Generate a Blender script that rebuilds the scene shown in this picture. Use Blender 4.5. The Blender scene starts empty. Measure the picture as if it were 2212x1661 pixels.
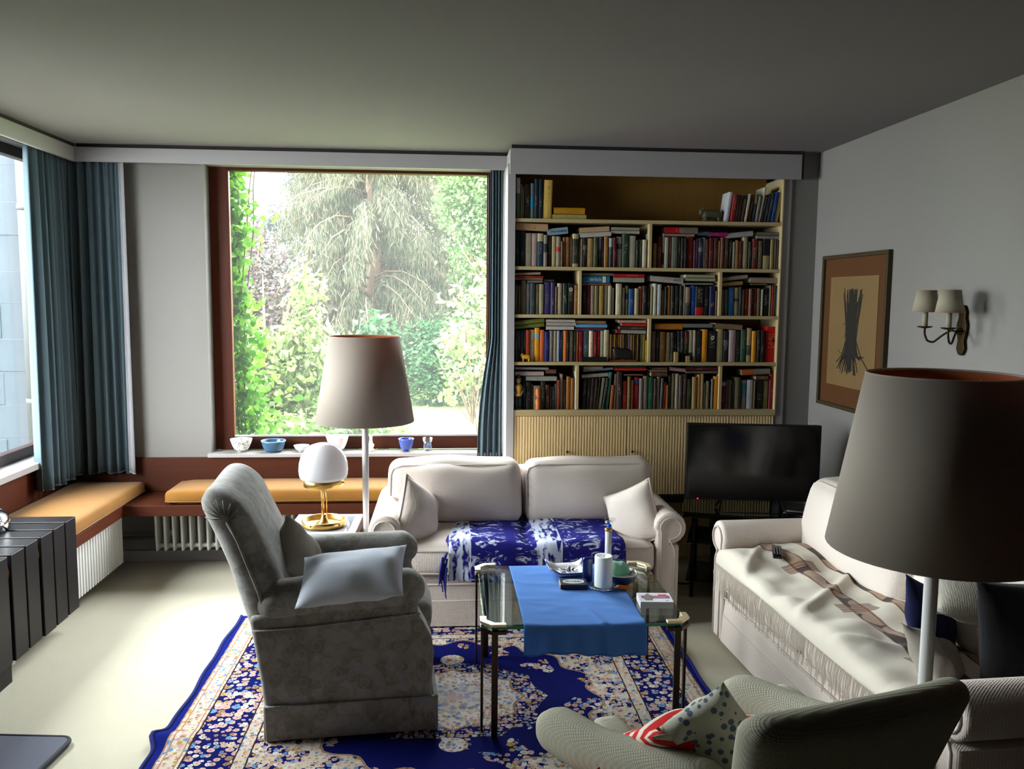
import bpy, bmesh, math, random
import numpy as np
from mathutils import Vector, Matrix, Euler, noise as mnoise
PI = math.pi
random.seed(7)
rng = np.random.default_rng(11)
SC = bpy.context.scene
COL = SC.collection

# ------------------------------------------------------------------ camera
cd = bpy.data.cameras.new('camera'); cam = bpy.data.objects.new('camera', cd); COL.objects.link(cam)
YAW, PITCH, ROLL = 0.0778, 0.1032, -0.0089
fw = Vector((math.sin(YAW)*math.cos(PITCH), math.cos(YAW)*math.cos(PITCH), -math.sin(PITCH)))
rt = Vector((math.cos(YAW), -math.sin(YAW), 0)); up = rt.cross(fw)
r2 = math.cos(ROLL)*rt - math.sin(ROLL)*up; u2 = math.sin(ROLL)*rt + math.cos(ROLL)*up
m = Matrix((r2, u2, -fw)).transposed().to_4x4(); m.translation = (0, 0, 1.6775)
cam.matrix_world = m
cd.sensor_width = 36; cd.lens = 1808.9/2212*36; cd.clip_start = .05; cd.clip_end = 300
SC.camera = cam

# ------------------------------------------------------------------ world, sun, exposure
W = bpy.data.worlds.new('overcast_sky'); SC.world = W; W.use_nodes = True
bg = W.node_tree.nodes['Background']; bg.inputs[0].default_value = (.93, .97, 1, 1); bg.inputs[1].default_value = 14.0
sd = bpy.data.lights.new('sun', 'SUN'); sd.energy = 4; sd.angle = math.radians(6); sd.color = (1, .96, .88)
sun = bpy.data.objects.new('sun', sd); COL.objects.link(sun)
sun.rotation_euler = Vector((.45, -.55, .85)).to_track_quat('Z', 'Y').to_euler()
for nm, loc, rot, sz in (('window_portal_back', (-.56, 5.50, 1.6), (-PI/2, 0, 0), (1.66, 1.72)),
                         ('window_portal_left', (-2.47, 4.13, 1.6), (0, -PI/2, 0), (1.75, 2.3))):
    ld = bpy.data.lights.new(nm, 'AREA'); ld.shape = 'RECTANGLE'; ld.size, ld.size_y = sz
    ld.cycles.is_portal = True
    lo = bpy.data.objects.new(nm, ld); COL.objects.link(lo); lo.location = loc; lo.rotation_euler = rot
VS = SC.view_settings; VS.view_transform = 'Standard'; VS.look = 'None'; VS.gamma = 1; VS.use_curve_mapping = False
VS.exposure = 1.2

# ------------------------------------------------------------------ materials
def lin(c):
    if isinstance(c, str): c = tuple(int(c[i:i+2], 16) for i in (0, 2, 4))
    return tuple(((v/255)/12.92 if v/255 <= .04045 else ((v/255+.055)/1.055)**2.4) for v in c)
class NT:
    def __init__(s, name):
        s.m = bpy.data.materials.new(name); s.m.use_nodes = True; s.t = s.m.node_tree; s.n = s.t.nodes; s.l = s.t.links
        s.b = s.n['Principled BSDF']; s.out = s.n['Material Output']
    def put(s, sock, v):
        if hasattr(v, 'is_linked') or hasattr(v, 'links'): s.l.new(v, sock)
        elif isinstance(v, tuple) and len(v) == 3 and sock.type == 'RGBA': sock.default_value = (*v, 1)
        else: sock.default_value = v
    def node(s, t, **k):
        n = s.n.new(t)
        for a, v in k.items(): setattr(n, a, v)
        return n
    def math(s, op, a, b=0.0, c=None, clamp=False):
        n = s.node('ShaderNodeMath', operation=op, use_clamp=clamp); s.put(n.inputs[0], a); s.put(n.inputs[1], b)
        if c is not None: s.put(n.inputs[2], c)
        return n.outputs[0]
    def mix(s, f, a, b):
        n = s.node('ShaderNodeMix', data_type='RGBA'); s.put(n.inputs[0], f); s.put(n.inputs[6], a); s.put(n.inputs[7], b); return n.outputs[2]
    def coord(s, k='Object'): return s.node('ShaderNodeTexCoord').outputs[k]
    def mapping(s, v, sc=(1, 1, 1), loc=(0, 0, 0), rot=(0, 0, 0)):
        n = s.node('ShaderNodeMapping'); s.l.new(v, n.inputs[0]); n.inputs['Scale'].default_value = sc; n.inputs['Location'].default_value = loc; n.inputs['Rotation'].default_value = rot
        return n.outputs[0]
    def noise(s, v, scale, detail=2, rough=.5, dist=0):
        n = s.node('ShaderNodeTexNoise'); s.l.new(v, n.inputs['Vector']); n.inputs['Scale'].default_value = scale
        n.inputs['Detail'].default_value = detail; n.inputs['Roughness'].default_value = rough; n.inputs['Distortion'].default_value = dist
        return n.outputs[0]
    def voro(s, v, scale, rnd=1.0):
        n = s.node('ShaderNodeTexVoronoi'); s.l.new(v, n.inputs['Vector']); n.inputs['Scale'].default_value = scale; n.inputs['Randomness'].default_value = rnd
        return n.outputs['Distance'], n.outputs['Color']
    def sep(s, v):
        n = s.node('ShaderNodeSeparateXYZ'); s.l.new(v, n.inputs[0]); return n.outputs
    def step(s, v, lo, hi):   # smooth 0..1
        n = s.node('ShaderNodeMapRange'); s.put(n.inputs[0], v); n.inputs[1].default_value = lo; n.inputs[2].default_value = hi; return n.outputs[0]
    def ramp(s, f, stops, const=False):
        n = s.node('ShaderNodeValToRGB'); s.put(n.inputs[0], f); e = n.color_ramp.elements
        if const: n.color_ramp.interpolation = 'CONSTANT'
        while len(e) < len(stops): e.new(.5)
        for el, (p, c) in zip(e, stops): el.position = p; el.color = (*c, 1)
        return n.outputs[0]
    def bump(s, h, strength=.3, dist=.01):
        n = s.node('ShaderNodeBump'); s.l.new(h, n.inputs['Height']); n.inputs['Strength'].default_value = strength; n.inputs['Distance'].default_value = dist
        s.l.new(n.outputs[0], s.b.inputs['Normal']); return n
    def base(s, v): s.put(s.b.inputs['Base Color'], v)
    def rough(s, v, spec=None):
        s.put(s.b.inputs['Roughness'], v)
        if spec is not None: s.b.inputs['Specular IOR Level'].default_value = spec

def plain(name, col, rough=.6, var=.08, scale=6, spec=.3, metal=0, bump=0, bscale=60, stretch=(1, 1, 1), det=3):
    t = NT(name); c = lin(col); v = t.mapping(t.coord(), sc=stretch)
    f = t.noise(v, scale, det)
    t.base(t.mix(f, tuple(x*(1-var) for x in c), tuple(min(1, x*(1+var)) for x in c)))
    t.rough(rough, spec); t.b.inputs['Metallic'].default_value = metal
    if bump: t.bump(t.noise(v, bscale, 2), bump, .004)
    return t.m
def wood(name, c1, c2, rough=.4, axis=0, scale=3):
    t = NT(name); s = [14, 14, 14]; s[axis] = .8
    v = t.mapping(t.coord(), sc=tuple(s)); f = t.noise(v, scale, 6, .6, .6)
    t.base(t.mix(f, lin(c1), lin(c2))); t.rough(rough, .18); t.bump(f, .06, .002); return t.m
def fabric(name, col, col2=None, rough=.92, weave=260, bump=.35, blotch=.06):
    t = NT(name); c = lin(col); o = t.coord()
    f = t.noise(o, 5, 3)
    a = t.mix(f, tuple(x*(1-blotch) for x in c), tuple(min(1, x*(1+blotch)) for x in c))
    w = t.voro(o, weave, .25)[0]
    if col2: a = t.mix(t.step(w, .3, .7), a, lin(col2))
    t.base(a); t.rough(rough, .15)
    n = t.math('ADD', w, t.math('MULTIPLY', t.noise(o, 18, 3), 1.2))
    t.bump(n, bump, .002); t.b.inputs['Sheen Weight'].default_value = .08
    return t.m
def waffle(name, col, scale=130):
    """cream upholstery woven in a small square waffle"""
    t = NT(name); c = lin(col); o = t.coord(); x, y, z = t.sep(o)
    k = scale*2*PI
    wx = t.math('SINE', t.math('MULTIPLY', t.math('ADD', x, t.math('MULTIPLY', y, .7)), k))
    wz = t.math('SINE', t.math('MULTIPLY', t.math('ADD', z, t.math('MULTIPLY', y, .7)), k))
    h = t.math('ADD', wx, wz)
    t.base(t.mix(t.step(h, -1.6, 1.2), tuple(v*.80 for v in c), c)); t.rough(.93, .1)
    t.bump(t.math('ADD', t.math('MULTIPLY', h, .35), t.math('MULTIPLY', t.noise(o, 7, 3), 3)), .3, .003)
    return t.m

MT = {}
MT['wall'] = plain('wall_paint', (125, 122, 119), .85, .03, 2, .15, bump=.12, bscale=180)
MT['ceiling'] = plain('ceiling_paint', (126, 122, 124), .9, .03, 1.5, .1)
MT['trimw'] = plain('white_painted_board', (150, 147, 149), .55, .03, 3)
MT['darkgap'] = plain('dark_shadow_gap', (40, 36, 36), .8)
MT['teak'] = wood('teak_window_frame', (66, 28, 16), (92, 42, 26), .38, 2)
MT['teakx'] = wood('teak_boards', (50, 19, 6), (74, 31, 11), .55, 0)
MT['teaky'] = wood('teak_boards_side', (56, 22, 7), (86, 37, 14), .5, 1)
MT['sill'] = plain('pale_marble_sill', (158, 153, 152), .3, .06, 8, .5)
MT['shelf'] = wood('cream_shelf_board', (160, 142, 104), (178, 160, 120), .5, 0)
MT['shelfv'] = wood('cream_shelf_upright', (160, 142, 104), (178, 160, 120), .5, 2)
MT['shelfback'] = wood('brown_back_panel', (120, 88, 40), (140, 104, 50), .6, 2)
MT['flute'] = wood('fluted_light_wood', (214, 188, 138), (232, 208, 160), .5, 2, 2)
MT['black'] = plain('matte_black', (20, 18, 18), .5)
MT['blackgloss'] = plain('gloss_black', (9, 9, 10), .12, .02, 5, .5)
MT['slat'] = wood('dark_stained_slats', (20, 17, 19), (30, 26, 28), .38, 2)
MT['cush'] = fabric('ochre_velvet', (122, 82, 32), blotch=.2)
MT['rad'] = plain('white_enamel', (200, 199, 195), .4, .03)
MT['pipe'] = plain('grey_pipe', (110, 108, 104), .5)
MT['brass'] = plain('polished_brass', (205, 164, 92), .3, .03, 5, .5, metal=1)
MT['brassold'] = plain('aged_brass', (52, 42, 26), .55, .2, 30, .5, metal=1)
MT['bronze'] = plain('dark_bronze_bar', (62, 50, 40), .3, .1, 12, .5, metal=.85)
MT['clamp'] = plain('pale_brass_clamp', (226, 208, 168), .3, .05, 9, .5, metal=.55)
MT['chrome'] = plain('chrome', (220, 222, 226), .08, .01, 5, .5, metal=1)
MT['pole'] = plain('white_lacquer_pole', (214, 213, 214), .4, .02)
MT['cream'] = waffle('cream_waffle_cloth', (228, 215, 206))
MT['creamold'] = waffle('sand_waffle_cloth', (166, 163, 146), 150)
MT['pipingc'] = plain('cream_piping', (196, 184, 176), .9, .04, 20, .1)
MT['canvas'] = fabric('canvas_linen', (214, 206, 196), weave=300, bump=.2)
MT['linenblue'] = fabric('pale_blue_linen', (204, 210, 224), weave=320, bump=.25)
MT['linengrey'] = fabric('grey_ribbed_cotton', (148, 140, 130), weave=240, bump=.3)
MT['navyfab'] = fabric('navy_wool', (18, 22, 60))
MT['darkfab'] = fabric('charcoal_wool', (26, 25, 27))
MT['fluffy'] = fabric('pale_fleece', (176, 170, 158), weave=140, bump=.7, blotch=.12)
MT['bluecloth'] = fabric('cornflower_blue_linen', (92, 146, 218), weave=420, bump=.2, blotch=.05)
_t = MT['bluecloth'].node_tree; _b = _t.nodes['Principled BSDF']; _tl = _t.nodes.new('ShaderNodeBsdfTranslucent'); _tl.inputs[0].default_value = (.05, .26, .72, 1); _m = _t.nodes.new('ShaderNodeMixShader'); _m.inputs[0].default_value = .38
_t.links.new(_b.outputs[0], _m.inputs[1]); _t.links.new(_tl.outputs[0], _m.inputs[2]); _t.links.new(_m.outputs[0], _t.nodes['Material Output'].inputs[0])
MT['wax'] = plain('candle_wax', (222, 226, 222), .4, .03, 20, .4)
MT['paper'] = plain('page_paper', (196, 186, 160), .9, .15, 200, stretch=(1, 1, 6))
MT['white'] = plain('white_china', (222, 222, 224), .2, .03, 8, .5)
MT['bluechina'] = plain('blue_glaze', (60, 84, 150), .2, .2, 30, .5)
MT['navyglass'] = plain('navy_glaze', (14, 26, 84), .12, .1, 10, .5)
MT['orange'] = plain('orange_plastic', (232, 128, 20), .25, .03, 8, .5)
def glassy(name, tint, rough=0.02, fres=1.45, k=1.0):
    """thin glass: fresnel mix of clear transmission and mirror"""
    t = NT(name); tr = t.node('ShaderNodeBsdfTransparent'); tr.inputs[0].default_value = (*tint, 1)
    gl = t.node('ShaderNodeBsdfGlossy'); gl.inputs['Roughness'].default_value = rough
    lw = t.node('ShaderNodeLayerWeight'); lw.inputs[0].default_value = .5; f0 = ((fres-1)/(fres+1))**2      # same from both sides
    f = t.math('MULTIPLY', t.math('ADD', t.math('MULTIPLY', t.math('POWER', lw.outputs['Facing'], 5.0), 1-f0), f0), k, clamp=True)
    mx = t.node('ShaderNodeMixShader'); t.l.new(f, mx.inputs[0]); t.l.new(tr.outputs[0], mx.inputs[1]); t.l.new(gl.outputs[0], mx.inputs[2])
    t.l.new(mx.outputs[0], t.out.inputs[0]); return t.m
MT['pane'] = glassy('window_glass', (.97, .99, .98))
MT['hazepane'] = glassy('haze_veil_window_glass', (.97, .99, .99))      # pale haze over the garden, added as translucency in the glass
_t = MT['hazepane'].node_tree; _o = _t.nodes['Material Output']; _s = _o.inputs[0].links[0].from_socket; _tl = _t.nodes.new('ShaderNodeBsdfTranslucent'); _tl.inputs[0].default_value = (.92, .96, 1, 1); _m = _t.nodes.new('ShaderNodeMixShader'); _m.inputs[0].default_value = .009
_t.links.new(_s, _m.inputs[1]); _t.links.new(_tl.outputs[0], _m.inputs[2]); _t.links.new(_m.outputs[0], _o.inputs[0])
MT['tglass'] = glassy('table_glass', (.78, .86, .83), .02, 1.5, 1.6)
MT['greenedge'] = plain('green_glass_edge', (40, 130, 100), .15, .05, 9, .5)
MT['tvglass'] = glassy('smoked_shelf_glass', (.30, .38, .36), .03, 1.5, 1.0)
MT['clear'] = glassy('clear_glass', (.93, .95, .97), .05, 1.5, 2.2)
def translucent(name, col, w=.3, tcol=None, rough=.8, tex=None):
    t = NT(name); c = lin(col); o = t.coord()
    f = t.noise(t.mapping(o, sc=tex or (1, 1, 1)), 60 if tex else 14, 3)
    cc = t.mix(f, tuple(x*.93 for x in c), c)
    t.base(cc); t.rough(rough, .15)
    tl = t.node('ShaderNodeBsdfTranslucent'); t.put(tl.inputs[0], lin(tcol) if tcol else cc)
    mx = t.node('ShaderNodeMixShader'); mx.inputs[0].default_value = w
    t.l.new(t.b.outputs[0], mx.inputs[1]); t.l.new(tl.outputs[0], mx.inputs[2]); t.l.new(mx.outputs[0], t.out.inputs[0])
    return t.m
MT['shade'] = translucent('ivory_silk_shade', (181, 173, 163), .40, (214, 190, 173), tex=(1, 1, 8))
MT['shadein'] = translucent('salmon_shade_lining', (208, 120, 76), .6, (225, 165, 130))
MT['smallshade'] = translucent('small_cream_shade', (170, 162, 142), .3)
MT['opal'] = translucent('opal_glass', (206, 205, 208), .35, rough=.15)
MT['plasticgreen'] = translucent('crumpled_green_film', (150, 190, 170), .4, rough=.2)
def leafmat(name, c1, c2, tr=.5, sat=1):
    t = NT(name); g = t.node('ShaderNodeNewGeometry'); f = g.outputs['Random Per Island']
    c = t.mix(f, lin(c1), lin(c2)); t.base(c); t.rough(.6, .25)
    tl = t.node('ShaderNodeBsdfTranslucent'); t.put(tl.inputs[0], c)
    mx = t.node('ShaderNodeMixShader'); mx.inputs[0].default_value = tr
    t.l.new(t.b.outputs[0], mx.inputs[1]); t.l.new(tl.outputs[0], mx.inputs[2]); t.l.new(mx.outputs[0], t.out.inputs[0]); return t.m

# ------------------------------------------------------------------ object helpers
def link(name, me, mats=None, parent=None, loc=None, rot=None, smooth=False):
    o = bpy.data.objects.new(name, me); COL.objects.link(o)
    for mm in (mats if isinstance(mats, (list, tuple)) else [mats] if mats else []): me.materials.append(mm)
    if parent is not None: o.parent = parent
    if loc is not None: o.location = loc
    if rot is not None: o.rotation_euler = rot
    if smooth:
        me.polygons.foreach_set('use_smooth', [True]*len(me.polygons))
    return o
def thing(name, label, cat, loc=(0, 0, 0), rz=0, group=None):
    o = bpy.data.objects.new(name, None); COL.objects.link(o); o.location = loc; o.rotation_euler = (0, 0, rz); o.empty_display_size = .1
    o['label'] = label; o['category'] = cat
    if group: o['group'] = group
    return o
def tag(o, label, cat, group=None, kind=None):
    o['label'] = label; o['category'] = cat
    if group: o['group'] = group
    if kind: o['kind'] = kind
    return o
def struct(o): o['kind'] = 'structure'; return o
def stuff(o): o['kind'] = 'stuff'; return o
def mesh(bm, name='m'):
    me = bpy.data.meshes.new(name); bm.to_mesh(me); bm.free(); return me
def addbox(bm, x0, x1, y0, y1, z0, z1, bev=0, seg=2):
    vs = [bm.verts.new((x, y, z)) for x in (x0, x1) for y in (y0, y1) for z in (z0, z1)]
    fs = [bm.faces.new([vs[i] for i in f]) for f in ((0, 1, 3, 2), (4, 6, 7, 5), (0, 4, 5, 1), (2, 3, 7, 6), (0, 2, 6, 4), (1, 5, 7, 3))]
    if bev:
        ed = list({e for f in fs for e in f.edges}); bmesh.ops.bevel(bm, geom=ed, offset=bev, segments=seg, affect='EDGES', profile=.5)
    return vs
def box(name, x0, x1, y0, y1, z0, z1, mat, parent=None, bev=.002, seg=2, loc=None, rot=None):
    bm = bmesh.new(); addbox(bm, x0, x1, y0, y1, z0, z1, bev, seg); return link(name, mesh(bm), mat, parent, loc, rot)
def addlathe(bm, prof, seg=32, c=(0, 0, 0), ax='z', closed=False):
    rings = []
    for r, z in prof:
        ring = []
        for i in range(seg):
            a = 2*PI*i/seg; p = (r*math.cos(a), r*math.sin(a), z)
            if ax == 'x': p = (p[2], p[0], p[1])
            if ax == 'y': p = (p[0], p[2], p[1])
            ring.append(bm.verts.new((c[0]+p[0], c[1]+p[1], c[2]+p[2])))
        rings.append(ring)
    n = len(rings)
    for k in range(n if closed else n-1):
        a, b = rings[k], rings[(k+1) % n]
        for i in range(seg):
            j = (i+1) % seg; bm.faces.new((a[i], a[j], b[j], b[i]))
    if not closed:
        if prof[0][0] > 1e-5: bm.faces.new(rings[0][::-1])
        if prof[-1][0] > 1e-5: bm.faces.new(rings[-1])
    bmesh.ops.remove_doubles(bm, verts=[v for r in rings for v in r], dist=1e-6)
    return rings
def lathe(name, prof, mat, parent=None, seg=32, c=(0, 0, 0), ax='z', closed=False, smooth=True, loc=None, rot=None):
    bm = bmesh.new(); addlathe(bm, prof, seg, c, ax, closed); bmesh.ops.recalc_face_normals(bm, faces=bm.faces)
    o = link(name, mesh(bm), mat, parent, loc, rot, smooth)
    return o
def addtube(bm, pts, r, seg=8, cap=True, close=False):
    pts = [Vector(p) for p in pts]; n = len(pts); rr = r if isinstance(r, (list, tuple)) else [r]*n
    rings = []; prev = None
    for i, p in enumerate(pts):
        if close: d = (pts[(i+1) % n]-pts[i-1]).normalized()
        else: d = (pts[min(i+1, n-1)]-pts[max(i-1, 0)]).normalized()
        if prev is None:
            a = Vector((0, 0, 1)) if abs(d.z) < .9 else Vector((1, 0, 0)); u = d.cross(a).normalized()
        else: u = (prev-d*prev.dot(d)).normalized()
        v = d.cross(u); prev = u
        rings.append([bm.verts.new(p+(u*math.cos(2*PI*k/seg)+v*math.sin(2*PI*k/seg))*rr[i]) for k in range(seg)])
    for i in range(n if close else n-1):
        a, b = rings[i], rings[(i+1) % n]
        for k in range(seg): bm.faces.new((a[k], a[(k+1) % seg], b[(k+1) % seg], b[k]))
    if cap and not close: bm.faces.new(rings[0][::-1]); bm.faces.new(rings[-1])
def tube(name, pts, r, mat, parent=None, seg=8, close=False, smooth=True, loc=None, rot=None):
    bm = bmesh.new(); addtube(bm, pts, r, seg, True, close); bmesh.ops.recalc_face_normals(bm, faces=bm.faces)
    return link(name, mesh(bm), mat, parent, loc, rot, smooth)
def addprism(bm, prof, a0, a1, ax='x'):
    """polygon prof extruded along ax; prof in the two other axes (in order)"""
    def P(p, a): return {'x': (a, p[0], p[1]), 'y': (p[0], a, p[1]), 'z': (p[0], p[1], a)}[ax]
    A = [bm.verts.new(P(p, a0)) for p in prof]; B = [bm.verts.new(P(p, a1)) for p in prof]; n = len(prof)
    bm.faces.new(A); bm.faces.new(B[::-1])
    for i in range(n): bm.faces.new((A[i], B[i], B[(i+1) % n], A[(i+1) % n]))
def prism(name, prof, a0, a1, ax, mat, parent=None, bev=0, seg=3, smooth=False, loc=None, rot=None):
    bm = bmesh.new(); addprism(bm, prof, a0, a1, ax); bmesh.ops.recalc_face_normals(bm, faces=bm.faces)
    if bev:
        ed = [e for e in bm.edges if e.is_manifold and e.calc_face_angle(0) > .6]
        bmesh.ops.bevel(bm, geom=ed, offset=bev, segments=seg, affect='EDGES', profile=.5)
    o = link(name, mesh(bm), mat, parent, loc, rot)
    if smooth: shade(o.data)
    return o
def shade(me, ang=.6):
    me.polygons.foreach_set('use_smooth', [True]*len(me.polygons))
    if hasattr(me, 'set_sharp_from_angle'): me.set_sharp_from_angle(angle=ang)
def softbox(name, x0, x1, y0, y1, z0, z1, r, mat, parent=None, puff=(0, 0, 0), n=12, wob=0, wf=5, seed=0, shear=0, fn=None, loc=None, rot=None):
    """upholstered block: rounded edges, faces puffed outward, soft irregularity"""
    hx, hy, hz = (x1-x0)/2, (y1-y0)/2, (z1-z0)/2; c = Vector(((x0+x1)/2, (y0+y1)/2, (z0+z1)/2)); r = min(r, hx*.98, hy*.98, hz*.98)
    bm = bmesh.new(); bmesh.ops.create_grid  # noqa
    grid = {}
    def warp(t, h):   # denser near the edges
        k = r/h; s = (1-math.cos(PI*t))/2*.45+t*.55; return (s*2-1)
    def vert(i, j, k):
        key = (i, j, k)
        if key in grid: return grid[key]
        u = Vector((warp(i/n, hx), warp(j/n, hy), warp(k/n, hz)))
        p = Vector((u.x*hx, u.y*hy, u.z*hz))
        q = Vector((max(-(hx-r), min(hx-r, p.x)), max(-(hy-r), min(hy-r, p.y)), max(-(hz-r), min(hz-r, p.z))))
        d = p-q
        if d.length > 1e-9:
            # outermost coordinate decides; project on the rounded surface
            p = q+d.normalized()*r
        b = lambda a, e: (1-a*a)*(1-e*e)
        p += Vector((math.copysign(puff[0]*b(u.y, u.z), u.x) if abs(u.x) > .999 else 0,
                     math.copysign(puff[1]*b(u.x, u.z), u.y) if abs(u.y) > .999 else 0,
                     math.copysign(puff[2]*b(u.x, u.y), u.z) if abs(u.z) > .999 else 0))
        if wob:
            nv = mnoise.noise_vector((p+c)*wf+Vector((seed*7.3, seed*1.7, 0))); p += nv*wob
        p.y += shear*(p.z+hz)
        p = p+c
        if fn: p = fn(p)
        grid[key] = bm.verts.new(p); return grid[key]
    for a in range(n):
        for b_ in range(n):
            for s in (0, n):
                f = [(s, a, b_), (s, a+1, b_), (s, a+1, b_+1), (s, a, b_+1)]; bm.faces.new([vert(*q) for q in (f if s else f[::-1])])
                f = [(a, s, b_), (a+1, s, b_), (a+1, s, b_+1), (a, s, b_+1)]; bm.faces.new([vert(*q) for q in (f[::-1] if s else f)])
                f = [(a, b_, s), (a+1, b_, s), (a+1, b_+1, s), (a, b_+1, s)]; bm.faces.new([vert(*q) for q in (f if s else f[::-1])])
    bmesh.ops.recalc_face_normals(bm, faces=bm.faces)
    return link(name, mesh(bm), mat, parent, loc, rot, True)
def pillow(name, w, h, t, mat, parent=None, n=22, wrinkle=.006, seed=0, pinch=.07, loc=None, rot=None, bend=0, pipe=None):
    """throw pillow lying in the xz plane (w along x, h along z), t thick along y"""
    bm = bmesh.new(); V = {}
    def P(i, j, s):
        u, v = i/n*2-1, j/n*2-1
        e = (1-u*u)*(1-v*v)
        x = w/2*u*(1-pinch*(1-v*v)*abs(u)**3); z = h/2*v*(1-pinch*(1-u*u)*abs(v)**3)
        y = s*t/2*(e**.58 if e > 0 else 0)*1.06
        if e > 0:
            q = Vector((x*9, z*9, seed*3.1+s)); y += s*wrinkle*mnoise.noise(q)*2*min(1, e*4)
            y += s*wrinkle*1.2*math.sin((u*v)*9+seed)*e*.6
        y += bend*(u*u)
        return (x, y, z)
    for s in (1, -1):
        for i in range(n+1):
            for j in range(n+1):
                edge = i in (0, n) or j in (0, n)
                if edge and s == -1: V[(i, j, s)] = V[(i, j, 1)]; continue
                V[(i, j, s)] = bm.verts.new(P(i, j, s))
        for i in range(n):
            for j in range(n): bm.faces.new([V[q] for q in ((i, j, s), (i+1, j, s), (i+1, j+1, s), (i, j+1, s))][::s])
    bmesh.ops.recalc_face_normals(bm, faces=bm.faces)
    o = link(name, mesh(bm), mat, parent, loc, rot, True)
    if pipe:
        pts = [P(i, 0, 1) for i in range(n)]+[P(n, j, 1) for j in range(n)]+[P(n-i, n, 1) for i in range(n)]+[P(0, n-j, 1) for j in range(n)]
        tube('piping', pts, .0045, pipe, o, 6, close=True)
    return o
def text(name, s, size, mat, parent, loc, rot=(PI/2, 0, 0), align='CENTER', ext=.0004):
    cu = bpy.data.curves.new('txt', 'FONT'); cu.body = s; cu.size = size; cu.align_x = align; cu.align_y = 'CENTER'; cu.extrude = ext
    tmp = bpy.data.objects.new('txt', cu); COL.objects.link(tmp)
    bpy.context.view_layer.update(); dg = bpy.context.evaluated_depsgraph_get()
    me = bpy.data.meshes.new_from_object(tmp.evaluated_get(dg)); bpy.data.objects.remove(tmp)
    return link(name, me, mat, parent, loc, rot)
def fastmesh(name, V, F, mats, parent=None, smooth=False):
    """V (n,3) array, F (m,k) array of faces with k corners"""
    me = bpy.data.meshes.new(name); V = np.asarray(V, np.float32); F = np.asarray(F, np.int32); k = F.shape[1]
    me.vertices.add(len(V)); me.vertices.foreach_set('co', V.ravel())
    me.loops.add(F.size); me.loops.foreach_set('vertex_index', F.ravel())
    me.polygons.add(len(F)); me.polygons.foreach_set('loop_start', np.arange(0, F.size, k, dtype=np.int32))
    if smooth: me.polygons.foreach_set('use_smooth', np.ones(len(F), bool))
    me.update(calc_edges=True); me.validate()
    return link(name, me, mats, parent)
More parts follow.
